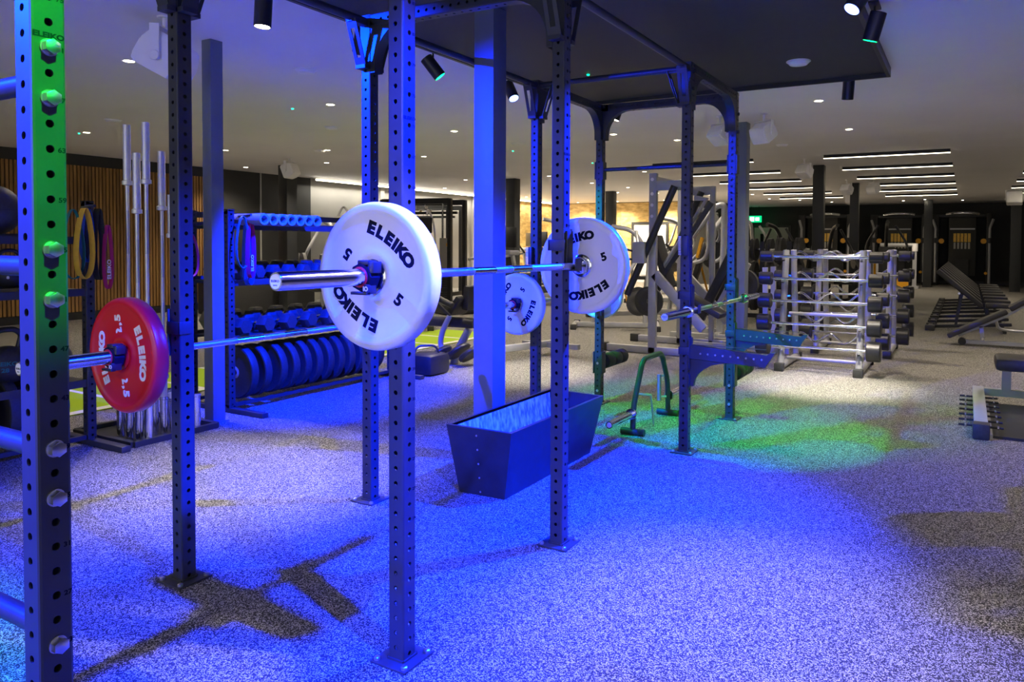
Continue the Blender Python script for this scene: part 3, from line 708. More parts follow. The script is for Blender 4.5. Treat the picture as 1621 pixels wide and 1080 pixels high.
MB().text('ELEIKO', .035, Matrix.Translation((-3.424, 3.215, 1.22)) @ Matrix.Rotation(PI/2, 4, 'Z') @ Matrix.Rotation(PI/2, 4, 'X') @ Matrix.Rotation(PI/2, 4, 'Z'), .001, .001, 1.2).build('lettering', 'wink', pb, merge=False)
band(-3.98, 3.06, 1.45, .35, .02, 'purple', 'magenta loop band hanging outside the left post of the dumbbell rack', G2, .05)

# ------------------------------------------------------------------ ceiling fittings
LIGHTS = []
def spotlight(name, loc, tgt, col, power, size, blend=.3, rad=.03):
    l = bpy.data.lights.new(name, 'SPOT'); l.color = col; l.energy = power; l.spot_size = math.radians(size); l.spot_blend = blend; l.shadow_soft_size = rad
    o = bpy.data.objects.new(name, l); C.objects.link(o)
    d = Vector(tgt)-Vector(loc); o.matrix_basis = Matrix.Translation(loc) @ d.to_track_quat('-Z', 'Y').to_matrix().to_4x4()
    return o
def can(loc, tgt, lens, label, col, power, size, blend=.3, vis=True, rad=.03):
    """track spot: bracket on the ceiling, black barrel aimed at tgt"""
    loc = Vector(loc); d = (Vector(tgt)-loc).normalized()
    t = thing('spotlight', label, 'spotlight', loc, 0, 'black track spotlights round the ceiling panel')
    q = d.to_track_quat('Z', 'Y').to_matrix().to_4x4()
    MB().lathe([(.046, -.09), (.05, -.086), (.05, .086), (.046, .09), (.044, .086), (.044, .07), (0, .07)], q, 28).build('barrel', 'black', t)
    MB().lathe([(0, .0895), (.043, .0895)], q, 24).build('lens', lens, t)
    MB().tube([(0, 0, .0), (0, 0, H-loc.z-.012)], .007, 8).build('stem', 'black', t)
    MB().box((-.03, -.09, H-loc.z-.014), (.03, .09, H-loc.z-.001)).build('track_adapter', 'black', t)
    spotlight('spot', loc+d*.095, Vector(tgt), col, power, size, blend, rad)
BLUE = (.0, .018, 1.); GRN = (.0, 1., .03); WHT = (1., .9, .78)
KB, KG, KW = 420, 260, 330
can((1.08, .72, 2.78), (-.9, 1.35, 0), 'blens', 'blue spotlight on the right edge of the ceiling panel nearest the camera', BLUE, KB*6.5, 60, .9)
can((1.08, 3.66, 2.78), (-.35, 2.3, 0), 'blens', 'blue spotlight half cut off by the picture top, right edge of ceiling panel', BLUE, KB*13, 76, 1.)
can((1.09, 4.3, 2.78), (.25, 4.7, 0), 'glens', 'green spotlight on the right edge of the ceiling panel', GRN, KG*.9, 44, .4)
can((-2.03, 3.78, 2.76), (-.6, 5.0, .4), 'glens', 'green spotlight on the left edge of the panel above the trough', GRN, KG*1.2, 52, .4)
can((-2.05, 2.21, 2.76), (-2.15, 2.1, 0), 'lens', 'black ceiling can spotlight shining straight down at upper left', WHT, KW*1.0, 54, .9)
can((-2.03, .9, 2.78), (-.85, 2.8, 1.5), 'blens', 'blue spotlight on the left panel edge over the near bay', BLUE, KB*4.5, 60, .5)
can((1.08, 2.2, 2.78), (1.0, 1.8, 0), 'lens', 'white spotlight between the two blue ones on the right panel edge', WHT, KW*.6, 52, .9)
can((1.08, 1.45, 2.78), (.12, .9, 1.3), 'lens', 'white spotlight on the right panel edge aimed at the nearest white plate', WHT, KW*.55, 22, .6)
can((.68, 6.24, 2.78), (.42, 6.9, 0), 'lens', 'white can spotlight at the far edge of the ceiling panel', WHT, KW*2.4, 44, .95)
can((-1.6, 6.3, 2.78), (-2.5, 6.0, 0), 'lens', 'white can spotlight at the far left corner of the ceiling panel', WHT, KW*1.7, 46, .95)
can((1.08, .05, 2.8), (.0, .0, 1.7), 'glens', 'green spotlight aimed at the nearest rig post', GRN, KG*1.5, 27, .5, rad=.01)
can((-2.03, -1.4, 2.78), (.3, -.55, .85), 'blens', 'blue spotlight on the left panel edge aimed at the nearest rig post', BLUE, KB*11, 56, .4)
can((.25, -2.3, 2.78), (-.4, 1.2, .9), 'lens', 'white spotlight on the near edge of the ceiling panel', WHT, KW*.18, 46, .8, rad=.12)
can((-2.03, 4.9, 2.78), (-.3, 4.2, 0), 'blens', 'blue spotlight on the left panel edge over the far bay', BLUE, KB*.3, 46, .5)
can((-2.03, 3.0, 2.78), (-3.6, 4.0, .4), 'blens', 'blue spotlight on the left panel edge aimed at the dumbbell rack', BLUE, KB*8, 62, .6)
# recessed downlights
DL = [(204, 97), (137, 210), (523, 166), (518, 238), (517, 258), (357, 238), (389, 265), (719, 208), (671, 248), (1296, 160), (1344, 205), (1072, 222), (737, 285), (704, 298), (803, 312), (833, 312), (869, 279), (937, 290), (978, 305), (994, 297), (1020, 272), (1076, 285), (1041, 306), (1123, 309), (1191, 308), (1218, 315), (1266, 317), (1317, 320), (1458, 310), (1464, 316), (1430, 318), (1524, 317), (1601, 312), (971, 213)]
d0 = None
ORD = ['nearest', 'second', 'third', 'fourth', 'fifth', 'sixth', 'seventh', 'eighth', 'ninth', 'tenth', 'eleventh', 'twelfth']
def lane(x): return 0 if x < -9 else 1 if x < -6.3 else 2 if x < -3.4 else 3 if x < -1.1 else 4 if x < 1 else 5
LN = ['line along the left wall', 'second line from the left wall', 'line left of the rig', 'line behind the rig', 'line under the right strip lights', 'line at the right edge']
dq = [onZ(a, b, H-.002) for a, b in DL]
DLAB = {}
for i, v in enumerate(dq):
    k = sorted([w.y for w in dq if lane(w.x) == lane(v.x)]).index(v.y)
    DLAB[i] = 'small round recessed ceiling downlight, %s in the %s' % (ORD[k], LN[lane(v.x)])
for i, (a, b) in enumerate(DL):
    q = onZ(a, b, H-.002)
    side = 'left' if a < 540 else 'middle' if a < 1090 else 'right'
    lb = DLAB[i]
    if d0 is None:
        d0 = thing('downlight', lb, 'downlight', (q.x, q.y, H), 0, 'recessed ceiling downlights'); o = d0
        MB().lathe([(.04, -.001), (.052, -.004), (.055, 0)], None, 24).build('bezel', 'white', d0)
        MB().lathe([(0, -.003), (.04, -.003)], None, 20).build('lens', 'lens', d0)
    else: o = dup(d0, TR(q.x, q.y, H), lb)
    s = .9 if q.y < 10 else 1.0
    if q.y < 26: spotlight('down', (q.x, q.y, H-.02), (q.x, q.y, 0), (1, .84, .64), 85 if q.y < 7 else 420 if (q.y > 17 and q.x < -5) else 125, 130, .9, .05)
for x, nm in ((-11.0, 'left'), (-9.4, 'middle'), (-7.6, 'right')):  # three downlights added to brighten the timber boarding
    dup(d0, TR(x, 23.5, H), 'added recessed downlight brightening the timber boarded far wall, %s of three' % nm)
    spotlight('down', (x, 23.5, H-.02), (x, 23.75, 0), (1, .82, .58), 330, 130, .9, .05)
for (x, y) in ((3.2, -1.5), (3.2, 1.5), (3.4, 4.5), (2.9, 7.8), (3.2, 11), (-4.6, 0), (-4.6, -2.5), (-8, 1), (-8, -2), (3.4, 16), (-4.6, 11.5), (3.2, 21)):
    spotlight('down', (x, y, H-.02), (x, y, 0), (1, .84, .64), 70 if y < 3 else 120, 130, .9, .05)
# round ceiling discs (detectors / sensors)
for i, (a, b, sc, lb) in enumerate(((483, 110, .09, 'nearest round white ceiling detector left of the rig'), (525, 201, .09, 'round white ceiling detector above the wall speaker, nearer one'), (506, 238, .09, 'round white ceiling detector farther back above the left speaker'), (179, 190, .09, 'round white ceiling detector at upper left above the upright barbells'), (1238, 229, .08, 'round white ceiling detector right of the paired speakers'), (1264, 97, .085, 'round white detector under the dark ceiling panel'), (820, 227, .1, 'flat round white ceiling vent behind the middle post'), (1035, 276, .12, 'warm lit round ceiling disc above the silver machine'))):
    z = H if i != 5 else 2.875; q = onZ(a, b, z)
    t = thing('ceiling_detector', lb, 'ceiling detector', (q.x, q.y, z), 0, None)
    MB().lathe([(sc, 0), (sc, -.012), (sc*.8, -.03), (sc*.4, -.036), (0, -.037)], None, 28).build('housing', 'white', t)
    MB().lathe([(sc*1.12, 0), (sc*1.12, -.006), (sc, -.006)], None, 28).build('base_ring', 'white', t)
for i, (a, b) in enumerate(((463, 172), (931, 118), (812, 239), (938, 258), (125, 211))):
    z = H-.001 if i != 1 else 2.874; q = onZ(a, b, z)
    tag(MB().lathe([(0, 0), (.012, 0), (.01, -.008), (0, -.01)], TR(q.x, q.y, z), 10).build('indicator_light', 'gled'), 'tiny green indicator light %s' % ['left of the first downlights', 'under the dark ceiling panel', 'behind the blue column', 'beside the green post', 'beside the leftmost downlight'][i], 'indicator light')
# linear strip lights
s0 = None
SN = ['nearest', 'second', 'third', 'fourth', 'fifth', 'farthest']
for col, (x0, x1) in enumerate(((-.52, 1.38), (-3.62, -1.72), (2.6, 4.5))):
    for k in range(6):
        yy = 12.4+k*2.19
        lb = 'long warm strip light on the ceiling, %s of the %s row' % (SN[k], ['right hand', 'left hand', 'picture edge'][col])
        if s0 is None:
            s0 = thing('strip_light', lb, 'strip light', (0, 0, 0), 0, 'linear strip lights'); o = s0
            MB().box((-.95, -.035, 0), (.95, .035, .055), bev=.003).build('housing', 'black', s0)
            MB().box((-.95, -.03, -.006), (.95, .03, -.0005)).build('diffuser', 'led', s0)
        else: o = dup(s0, None, lb)
        o.matrix_basis = TR((x0+x1)/2, yy, H-.056)
# cove light along the pale wall
cv = thing('cove_light', 'continuous bright cove light where the pale left wall meets the ceiling', 'cove light', (XL+.1, 17.5, H-.05))
MB().box((-.02, -5.7, -.005), (.02, 6.6, .045)).build('housing', 'white', cv)
MB().box((.0201, -5.7, -.004), (.026, 6.6, .03)).build('diffuser', 'led', cv)
al = bpy.data.lights.new('cove', 'AREA'); al.shape = 'RECTANGLE'; al.size = .05; al.size_y = 12; al.energy = 130; al.color = (1, .93, .8)
ao = bpy.data.objects.new('cove', al); C.objects.link(ao); ao.matrix_basis = Matrix.Translation((XL+.2, 17.5, H-.06)) @ Matrix.Rotation(-.5, 4, 'Y')
# speakers
def speaker(x, y, z, sc, yaw, roll, label):
    t = thing('ceiling_speaker', label, 'speaker', (x, y, z), yaw, 'white speakers hung from the ceiling')
    R_ = Matrix.Rotation(roll, 4, 'Y')
    prof = [(-.13, -.1), (.13, -.1), (.15, -.06), (.15, .06), (.11, .16), (-.11, .16), (-.15, .06), (-.15, -.06)]
    mb = MB(); mb.prism([(a*sc, b*sc) for a, b in prof], .3*sc, R_ @ Matrix.Rotation(PI/2, 4, 'X')); bmesh.ops.bevel(mb.bm, geom=mb.bm.edges[:], offset=.012*sc, segments=2, affect='EDGES'); mb.build('cabinet', 'white', t)
    MB().box((-.03*sc, -.17*sc, .0), (.03*sc, -.16*sc, .2*sc)).box((-.03*sc, .16*sc, .0), (.03*sc, .17*sc, .2*sc)).box((-.03*sc, -.17*sc, .2*sc), (.03*sc, .17*sc, .21*sc)).tube([(0, 0, .21*sc), (0, 0, H-z-.012)], .018*sc, 10).lathe([(.05*sc, H-z-.012), (.05*sc, H-z-.001)], None, 16).build('bracket', 'white', t)
    for s in (-1, 1): MB().lathe([(.035*sc, 0), (.03*sc, .006)], TR(0, s*.171*sc, .0) @ Matrix.Rotation(-s*PI/2, 4, 'X'), 14).build('knob', 'white', t)
for px, py, z, sc, yaw, roll, lb in ((262, 97, 2.62, 1.0, .6, .5, 'large white speaker partly behind the second post, upper left'), (458, 271, 2.68, .85, .3, 1.2, 'white speaker on the dark column by the left wall'),
        (1139, 216, 2.68, .72, 1.15, .6, 'white speaker left of the grey column, tilted left'), (1209, 213, 2.68, .75, 1.1, -.6, 'white speaker right of the grey column, tilted right'),
        (1273, 273, 2.68, .75, 1.15, .6, 'white speaker left of the second grey column'), (1340, 301, 2.68, .75, 1.15, .6, 'small far white speaker under the strip lights, left one'), (1383, 300, 2.68, .8, 1.1, -.6, 'small far white speaker under the strip lights, right one'), (1349, 317, 2.6, 1., 1.5, .2, 'farthest white speaker under the strip lights'), (1606, 316, 2.6, 1.2, 1.5, .2, 'white speaker at the right picture edge beside the dark column')):
    q = onZ(px, py, z); speaker(q.x, q.y, z, sc, yaw, roll, lb)

# ------------------------------------------------------------------ fixed barbell racks
def bar_rack(x0, x1, y, label):
    t = thing('barbell_rack', label, 'barbell rack', ((x0+x1)/2, y, 0))
    for x in (x0+.1, x1-.1):
        for s, nm in ((-1, 'front'), (1, 'rear')):
            MB().tube([(x, y+s*.42, .05), (x, y+s*.2, 1.33)], .036, 16).build('post', 'silver', t, world=True)
            for k in range(5):
                z = .28+k*.245; yy = y+s*(.42-.17*z/1.3)+s*.05
                MB().box((x-.012, yy-.02, z-.05), (x+.012, yy+s*.06, z-.035)).box((x-.012, yy+s*.05, z-.05), (x+.012, yy+s*.06, z-.01)).build('cradle', 'silver', t, world=True)
        MB().tube([(x, y-.5, .045), (x, y+.5, .045)], .038, 14).build('foot', 'silver', t, world=True)
        for s in (-1, 1): MB().box((x-.05, y+s*.5-.03, 0), (x+.05, y+s*.5+.05, .09), bev=.008).build('end_cap', 'rubber', t, world=True)
    for yy, z in ((-.1, .1), (.1, 1.25), (0, .6)): MB().tube([(x0+.1, y+yy, z), (x1-.1, y+yy, z)], .02, 12).build('crossbar', 'silver', t, world=True)
    return t
def fixed_bar(x, y, z, wavy, hr, label, group):
    t = thing('fixed_barbell', label, 'fixed barbell', (x, y, z), 0, group)
    if wavy:
        pts = []
        for k in range(41):
            u = -.53+k*1.06/40; pts.append((u, 0, (.05*math.cos(u*2*PI/.34) if abs(u) < .42 else .05*math.cos(.42*2*PI/.34)*(1-(abs(u)-.42)/.11))))
        MB().tube(pts, .014, 10).build('shaft', 'chrome', t)
    else: MB().tube([(-.53, 0, 0), (.53, 0, 0)], .0155, 12).build('shaft', 'chrome', t)
    for s in (-1, 1):
        MB().lathe([(.02, .5), (hr-.008, .5), (hr, .508), (hr, .63), (hr-.008, .638), (0, .638)], AX('x') @ Matrix.Rotation(0 if s > 0 else PI, 4, 'X'), 24).build('head', 'black', t)
    return t
bar_rack(-.25, .76, 7.95, 'silver A-frame rack of fixed barbells, nearer one')
bar_rack(-.15, .9, 9.55, 'silver A-frame rack of fixed barbells, standing behind the first')
lev = ['bottom', 'second', 'middle', 'fourth', 'top']
for ri, (xc, yc) in enumerate(((.235, 7.95), (.4, 9.55))):
    for k in range(5):
        z = .28+k*.245; e = .42-.17*z/1.3+.085
        fixed_bar(xc, yc-e, z, False, .105-.011*k, 'straight fixed barbell on the front of the %s rack, %s level' % (['nearer', 'rear'][ri], lev[k]), 'fixed barbells')
        fixed_bar(xc, yc+e, z, True, .1-.011*k, 'wavy fixed curl barbell on the back of the %s rack, %s level' % (['nearer', 'rear'][ri], lev[k]), 'fixed barbells')

# ------------------------------------------------------------------ benches
def wedge_bench(x, y, label):
    t = thing('adjustable_bench', label, 'bench', (x, y, 0), 0, 'adjustable benches lined up in a row')
    MB().beam((.05, 0, .05), (1.2, 0, .14), .06, .05, bev=.006).beam((1.1, -.22, .04), (1.1, .22, .04), .05).beam((.42, 0, .1), (.5, 0, .6), .05, .04).beam((.9, 0, .12), (.85, 0, .4), .05, .05).build('frame', 'black', t)
    MB().beam((.05, -.2, .05), (.05, .2, .05), .06).build('front_foot', 'black', t)
    for s in (-1, 1): MB().box((-.02, s*.2-.05, 0), (.12, s*.2+.05, .09), bev=.01).build('rubber_foot', 'rubber', t)
    MB().beam((.14, 0, .98), (.78, 0, .42), .28, .075, bev=.02).build('backrest', 'pad', t)
    MB().box((.83, -.14, .40), (1.22, .14, .47), bev=.02).build('seat', 'pad', t)
    MB().lathe([(.018, -.15), (.018, -.12)], TR(.46, 0, .62) @ AX('y'), 10).build('pivot_bolt', 'zinc', t)
    return t
wb = None
wn = ['nearest', 'second', 'third', 'fourth', 'fifth', 'sixth', 'seventh', 'farthest']
for k in range(8):
    lb = 'black adjustable bench with raised back, %s of the row' % wn[k]
    if wb is None: wb = wedge_bench(1.08, 12.9, lb)
    else: dup(wb, TR(1.08, 12.9+k*.95), lb)
# flat incline bench with silver frame
ib = thing('incline_bench', 'long black incline bench on a silver frame at the right picture edge', 'bench', (2.0, 11.0, 0))
MB().beam((1.42, 11, .12), (2.13, 11, .5), .3, .07, bev=.02).build('backrest', 'pad', ib, world=True)
MB().beam((2.16, 11, .53), (2.6, 11, .82), .3, .07, bev=.02).build('seat', 'pad', ib, world=True)
MB().beam((1.55, 11, .13), (2.1, 11, .42), .05, .035).beam((2.1, 11, .42), (2.5, 11, .7), .05, .035).beam((1.85, 11, .06), (1.83, 11, .28), .05).beam((1.6, 11, .05), (2.7, 11, .05), .07, .05).build('frame', 'silver', ib, world=True)
MB().tube([(2.0, 11.3, .4), (2.05, 11.5, .2), (2.2, 11.6, .17), (2.45, 11.6, .17)], .02, 10, bend=.08).build('handle', 'silver', ib, world=True)
MB().lathe([(.05, -.06), (.05, .06)], TR(1.6, 11, .05) @ AX('y'), 18).build('wheel', 'rubber', ib, world=True)
MB().lathe([(.03, 0), (.03, .04), (.02, .045), (.02, .1)], TR(1.85, 11, .08), 14).build('adjuster', 'chrome', ib, world=True)
# hip thrust bench, right edge
ht = thing('hip_thrust_bench', 'low hip thrust bench with band pegs, black pad and silver base at right edge', 'bench', (1.9, 6.2, 0))
MB().box((1.70, 5.36, .03), (1.79, 6.95, .11), bev=.006).build('base_beam', 'silver', ht, world=True)
MB().box((1.69, 5.26, 0), (1.80, 5.37, .115), bev=.012).build('end_cap', 'rubber', ht, world=True)
for k in range(7):
    for s in (-1, 1):
        yy = 5.45+k*.2; x = 1.745+s*.045
        pg = MB().tube([(x, yy, .06), (x+s*.1, yy, .06)], .009, 8).build('band_peg', 'black', ht, world=True)
        MB().lathe([(.014, 0), (.014, .012)], TR(x+s*.06, yy, .06) @ AX('x'), 10).build('peg_ring', 'chrome', pg, world=True)
MB().beam((1.79, 6.75, .1), (2.9, 6.75, .1), .08, .06).box((1.92, 6.7, .1), (1.99, 6.8, .33)).build('frame', 'silver', ht, world=True)
MB().box((1.86, 6.45, .33), (2.9, 6.85, .44), bev=.035).build('pad', 'pad', ht, world=True)
MB().box((1.82, 5.36, .0), (2.9, 6.62, .02)).build('foot_plate', 'black', ht, world=True)
MB().box((1.8, 5.34, 0), (1.819, 6.62, .03)).build('edge_rail', 'silver', ht, world=True)

# ------------------------------------------------------------------ machines
def disc_stack(mb, p, ax, R_, T, n=1):
    for k in range(n):
        m = Matrix.Translation(p) @ AX(ax) @ Matrix.Translation((0, 0, k*(T+.004)))
        mb.lathe([(.03, 0), (R_*.45, .0), (R_*.5, -.006), (R_*.8, -.006), (R_*.85, 0), (R_, 0), (R_, T), (.03, T)], m, 30, closed=True)
    return mb
# tall silver hack squat / smith frame
sm = thing('smith_machine', 'tall silver smith machine with black guide rails behind the far rig bay', 'machine', (-1.3, 7.9, 0))
def W(mb, nm, m, par): return mb.build(nm, m, par, world=True)
for y in (7.9, 8.95):
    W(MB().beam((-1.82, y, 0), (-1.82, y, 2.28), .1, .07, bev=.008, roll=0), 'post', 'silver', sm)
    W(MB().beam((-2.5, y, .05), (-1.0, y, .05), .07, .09, bev=.01), 'foot', 'silver', sm)
    for x in (-2.5, -1.0): W(MB().box((x-.06, y-.05, 0), (x+.06, y+.05, .11), bev=.01), 'end_cap', 'rubber', sm)
    W(MB().beam((-1.82, y, 2.12), (-1.38, y, 2.12), .06, .12, bev=.008), 'top_rail', 'silver', sm)
    W(MB().beam((-1.38, y, .05), (-1.38, y, 2.18), .07, .07, bev=.008), 'rear_post', 'silver', sm)
    W(MB().beam((-1.8, y, 1.02), (-1.15, y, .35), .07, .12, bev=.008), 'brace', 'silver', sm)
    W(MB().tube([(-2.12, y-.12, .75), (-1.5, y-.12, 2.1)], .045, 12), 'guide_rail', 'black', sm)
W(MB().beam((-1.82, 7.9, 2.2), (-1.82, 8.95, 2.2), .08), 'crossbar', 'silver', sm)
for k in range(4): W(MB().lathe([(.022, 0), (.018, .004)], TR(-1.82, 7.849, 2.2-k*.14-.04*(k > 0)) @ RX, 12), 'bolt_cap', 'white', sm)
W(MB().box((-2.02, 7.7, 1.15), (-1.86, 7.8, 1.42), bev=.01), 'carriage', 'silver', sm)
W(MB().tube([(-2.02, 7.75, 1.3), (-2.3, 7.6, 1.38)], .014).tube([(-2.0, 7.75, 1.2), (-2.35, 7.6, 1.2)], .014), 'peg', 'black', sm)
W(MB().beam((-1.55, 8.2, .78), (-1.0, 8.2, .5), .3, .08, bev=.02), 'seat', 'pad', sm)
W(MB().beam((-1.7, 8.2, .85), (-1.9, 8.2, 1.5), .3, .08, bev=.02), 'backrest', 'pad', sm)
W(MB().tube([(-1.75, 8.1, 1.1), (-1.2, 8.1, 1.95), (-1.35, 8.1, 1.97)], .035, 12), 'lever_arm', 'silver', sm)
W(MB().beam((-1.75, 8.0, .95), (-1.1, 8.0, 1.9), .05, .05), 'lever_arm', 'black', sm)
W(disc_stack(MB(), Vector((-2.1, 8.45, .62)), 'y', .2, .04), 'plate', 'rubber', sm)
# generic plate loaded machine
def press_machine(x, y, rz, label, v=0, sc=1., mm='silver'):
    t = thing('strength_machine', label, 'machine', (x, y, 0), rz)
    t.matrix_basis = t.matrix_basis @ Matrix.Diagonal((sc, sc, sc, 1))
    MB().beam((-.6, 0, .05), (.75, 0, .05), .08, .08, bev=.01).beam((-.6, -.35, .04), (-.6, .35, .04), .07).beam((.75, -.45, .04), (.75, .45, .04), .07).build('base_frame', mm, t)
    for a, b in ((-.6, -.38), (-.6, .38), (.75, -.48), (.75, .48)): MB().box((a-.05, b-.04, 0), (a+.05, b+.04, .085), bev=.01).build('end_cap', 'rubber', t)
    MB().tube([(.55, 0, .08), (.62, 0, 1.2), (.35, 0, 1.62), (.0, 0, 1.68)], .04, 12, bend=.15).tube([(-.3, 0, .08), (-.25, 0, .45)], .035, 10).build('mast', mm, t)
    MB().box((-.45, -.2, .45), (0, .2, .53), bev=.025).build('seat', 'pad', t)
    MB().beam((.08, 0, .52), (.25, 0, 1.12), .34, .08, bev=.025).build('backrest', 'pad', t)
    for s in (-1, 1):
        la = MB().tube([(.4, s*.18, 1.6), (.45, s*.42, 1.2), (.0+.1*v, s*.45, .78), (-.28, s*.38, .95)], .026, 10, bend=.12).build('lever_arm', mm, t)
        MB().tube([(-.28, s*.38, .95), (-.42, s*.36, 1.12)], .02, 10).build('grip', 'rubber', la)
        if v != 1: disc_stack(MB(), Vector((.45, s*.52, .95-.25*v)), 'y', .2, .045, 1).build('plate', 'rubber', t)
    MB().beam((.3, .24, .25), (.12, .24, .95), .05, .03).build('safety_strut', 'orange', t)
    return t
press_machine(-3.5, 10.3, .4, 'silver plate loaded press with black plates behind the far white plate', 2, 1.0)
press_machine(-3.1, 13.0, .2, 'silver press machine with orange strut seen between the last rig posts', 0, 1.25)
press_machine(-5.0, 12.6, -.6, 'silver machine right of the smith machine, farther back', 1, 1.1)
cm = thing('chest_press_machine', 'silver chest press with looped handle arms left of the grey column', 'machine', (-1.5, 9.7, 0))
qq = lambda a, b, y_=9.6: onY(a, b, y_)
for y_, dx in ((9.6, 0), (10.3, 26)):
    W(MB().tube([qq(1096+dx, 375, y_), qq(1134+dx, 326, y_), qq(1147+dx, 324, y_), qq(1146+dx, 380, y_), qq(1143+dx, 440, y_)], .045, 12, bend=.06), 'arm_frame', 'silver', cm)
    W(MB().tube([qq(1121+dx, 340, y_), qq(1121+dx, 396, y_), qq(1114+dx, 412, y_), qq(1098+dx, 416, y_)], .028, 10, bend=.1), 'handle', 'silver', cm)
W(MB().beam(qq(1104, 408), qq(1112, 376), .06, .04), 'safety_strut', 'orange', cm)
W(MB().beam(qq(1112, 412, 10), qq(1120, 384, 10), .3, .08, bev=.03), 'backrest', 'pad', cm)
W(MB().box((-2.2, 9.55, .0), (-1.0, 9.65, .09)).box((-2.2, 10.25, 0), (-1.0, 10.35, .09)).box((-1.6, 9.6, 0), (-1.5, 10.3, .09)).box((-1.6, 9.9, .09), (-1.5, 10.0, .8)), 'base_frame', 'silver', cm)
W(MB().box((-1.9, 9.75, .5), (-1.4, 10.15, .58), bev=.02), 'seat', 'pad', cm)
lp = thing('leg_press', 'black railed leg press sled leaning behind the bare barbell', 'machine', (-1.1, 8.95, 0))
for y_ in (8.75, 9.2):
    W(MB().beam(onY(1108, 505, 8.75)+Vector((0, y_-8.75, 0)), onY(1166, 388, 8.75)+Vector((0, y_-8.75, 0)), .09, .12, bev=.01), 'sled_rail', 'black', lp)
    W(MB().beam(onY(1125, 505, 8.75)+Vector((0, y_-8.75, 0)), onY(1172, 418, 8.75)+Vector((0, y_-8.75, 0)), .06, .06, bev=.01), 'rail_brace', 'silver', lp)
W(MB().beam((-1.55, 8.72, .05), (-.3, 8.72, .05), .07).beam((-1.55, 9.23, .05), (-.3, 9.23, .05), .07).box((-.62, 8.7, .05), (-.55, 9.25, .12)).beam((-.6, 9.2, .1), (-.62, 9.2, 1.1), .06).beam((-.6, 8.75, .1), (-.62, 8.75, 1.1), .06), 'base_frame', 'silver', lp)
W(disc_stack(MB(), Vector((-1.05, 9.3, .85)), 'y', .2, .05, 2), 'plate', 'rubber', lp)
press_machine(-2.3, 16.0, 1.2, 'dark machine with orange strut behind the fixed barbell racks', 1, 1.1, 'black')
press_machine(-1.0, 17.4, 2.0, 'small distant machine with two orange struts right of the exit door', 0, 1.1, 'black')
press_machine(-4.8, 15.8, .3, 'distant silver machine in front of the timber boarding', 0, 1.2)
press_machine(-5.6, 18.6, -.4, 'far silver machine beneath the timber boarding, left of the smith machine', 1, 1.2)
press_machine(-6.3, 13.9, .8, 'silver and black machine right of the treadmill', 2, 1.15)
press_machine(-3.6, 19.5, 1.7, 'far machine just left of the grey double door', 0, 1.2)
press_machine(-.2, 20.5, 1.7, 'far dark machine seen above the fixed barbell racks', 2, 1.2, 'black')
# low leg machine near the column
lm = thing('leg_machine', 'silver leg extension machine with black roller pad left of the wide blue column', 'machine', (-3.3, 6.3, 0))
q = lambda a, b, y_: onY(a, b, y_)
W(MB().tube([q(712, 500, 6.0), q(700, 525, 6.0), q(696, 548, 6.0), q(710, 562, 6.0)], .032, 12, bend=.08), 'swing_arm', 'silver', lm)
W(MB().tube([q(680, 508, 6.1), q(752, 512, 6.1)], .06, 20), 'roller_pad', 'pad', lm)
W(MB().beam(q(722, 496, 6.3), q(738, 470, 6.3), .32, .08, bev=.02), 'seat', 'pad', lm)
W(MB().beam(q(748, 490, 6.4), q(752, 452, 6.4), .34, .09, bev=.02), 'backrest', 'pad', lm)
W(MB().tube([q(742, 522, 6.1), q(726, 552, 6.1), q(716, 583, 6.0)], .045, 12, bend=.1), 'leg', 'silver', lm)
W(MB().tube([q(716, 583, 6.0)-Vector((.12, 0, -.02)), q(716, 583, 6.0)+Vector((.08, 0, .02))], .03, 10), 'foot', 'silver', lm)
W(MB().beam((-3.15, 6.1, .16), (-2.9, 7.6, .12), .08, .08, bev=.01).box((-3.05, 7.5, 0), (-2.95, 7.6, .12)).beam((-3.3, 7.2, .12), (-2.5, 7.2, .12), .07, .06), 'base_frame', 'silver', lm)
for a, b in ((697, 560), (726, 556), (745, 560)):
    W(MB().lathe([(0, -.03), (.13, -.03), (.15, -.01), (.15, .01), (.13, .03), (0, .03)], Matrix.Translation(q(a, b, 5.95)) @ Matrix.Rotation(.9, 4, 'Y') @ AX('x'), 26), 'foot_pad', 'pad', lm)
W(MB().beam(q(690, 478, 6.0), q(712, 500, 6.0), .03, .03).tube([q(690, 470, 6.), q(716, 484, 6.)], .035), 'thigh_pad', 'pad', lm)
# black soft plyo things at the rack's far end
bg = thing('equipment_bag', 'black equipment bag on the floor beyond the bumper plates', 'bag', (-3.35, 5.35, 0))
MB().box((-.2, -.16, 0), (.17, .18, .22), bev=.05).build('body', 'black', bg)
MB().tube([(-.1, -.12, .2), (-.08, -.08, .3), (.06, .05, .3), (.08, .1, .2)], .012, 8, bend=.05).build('strap', 'pad', bg)
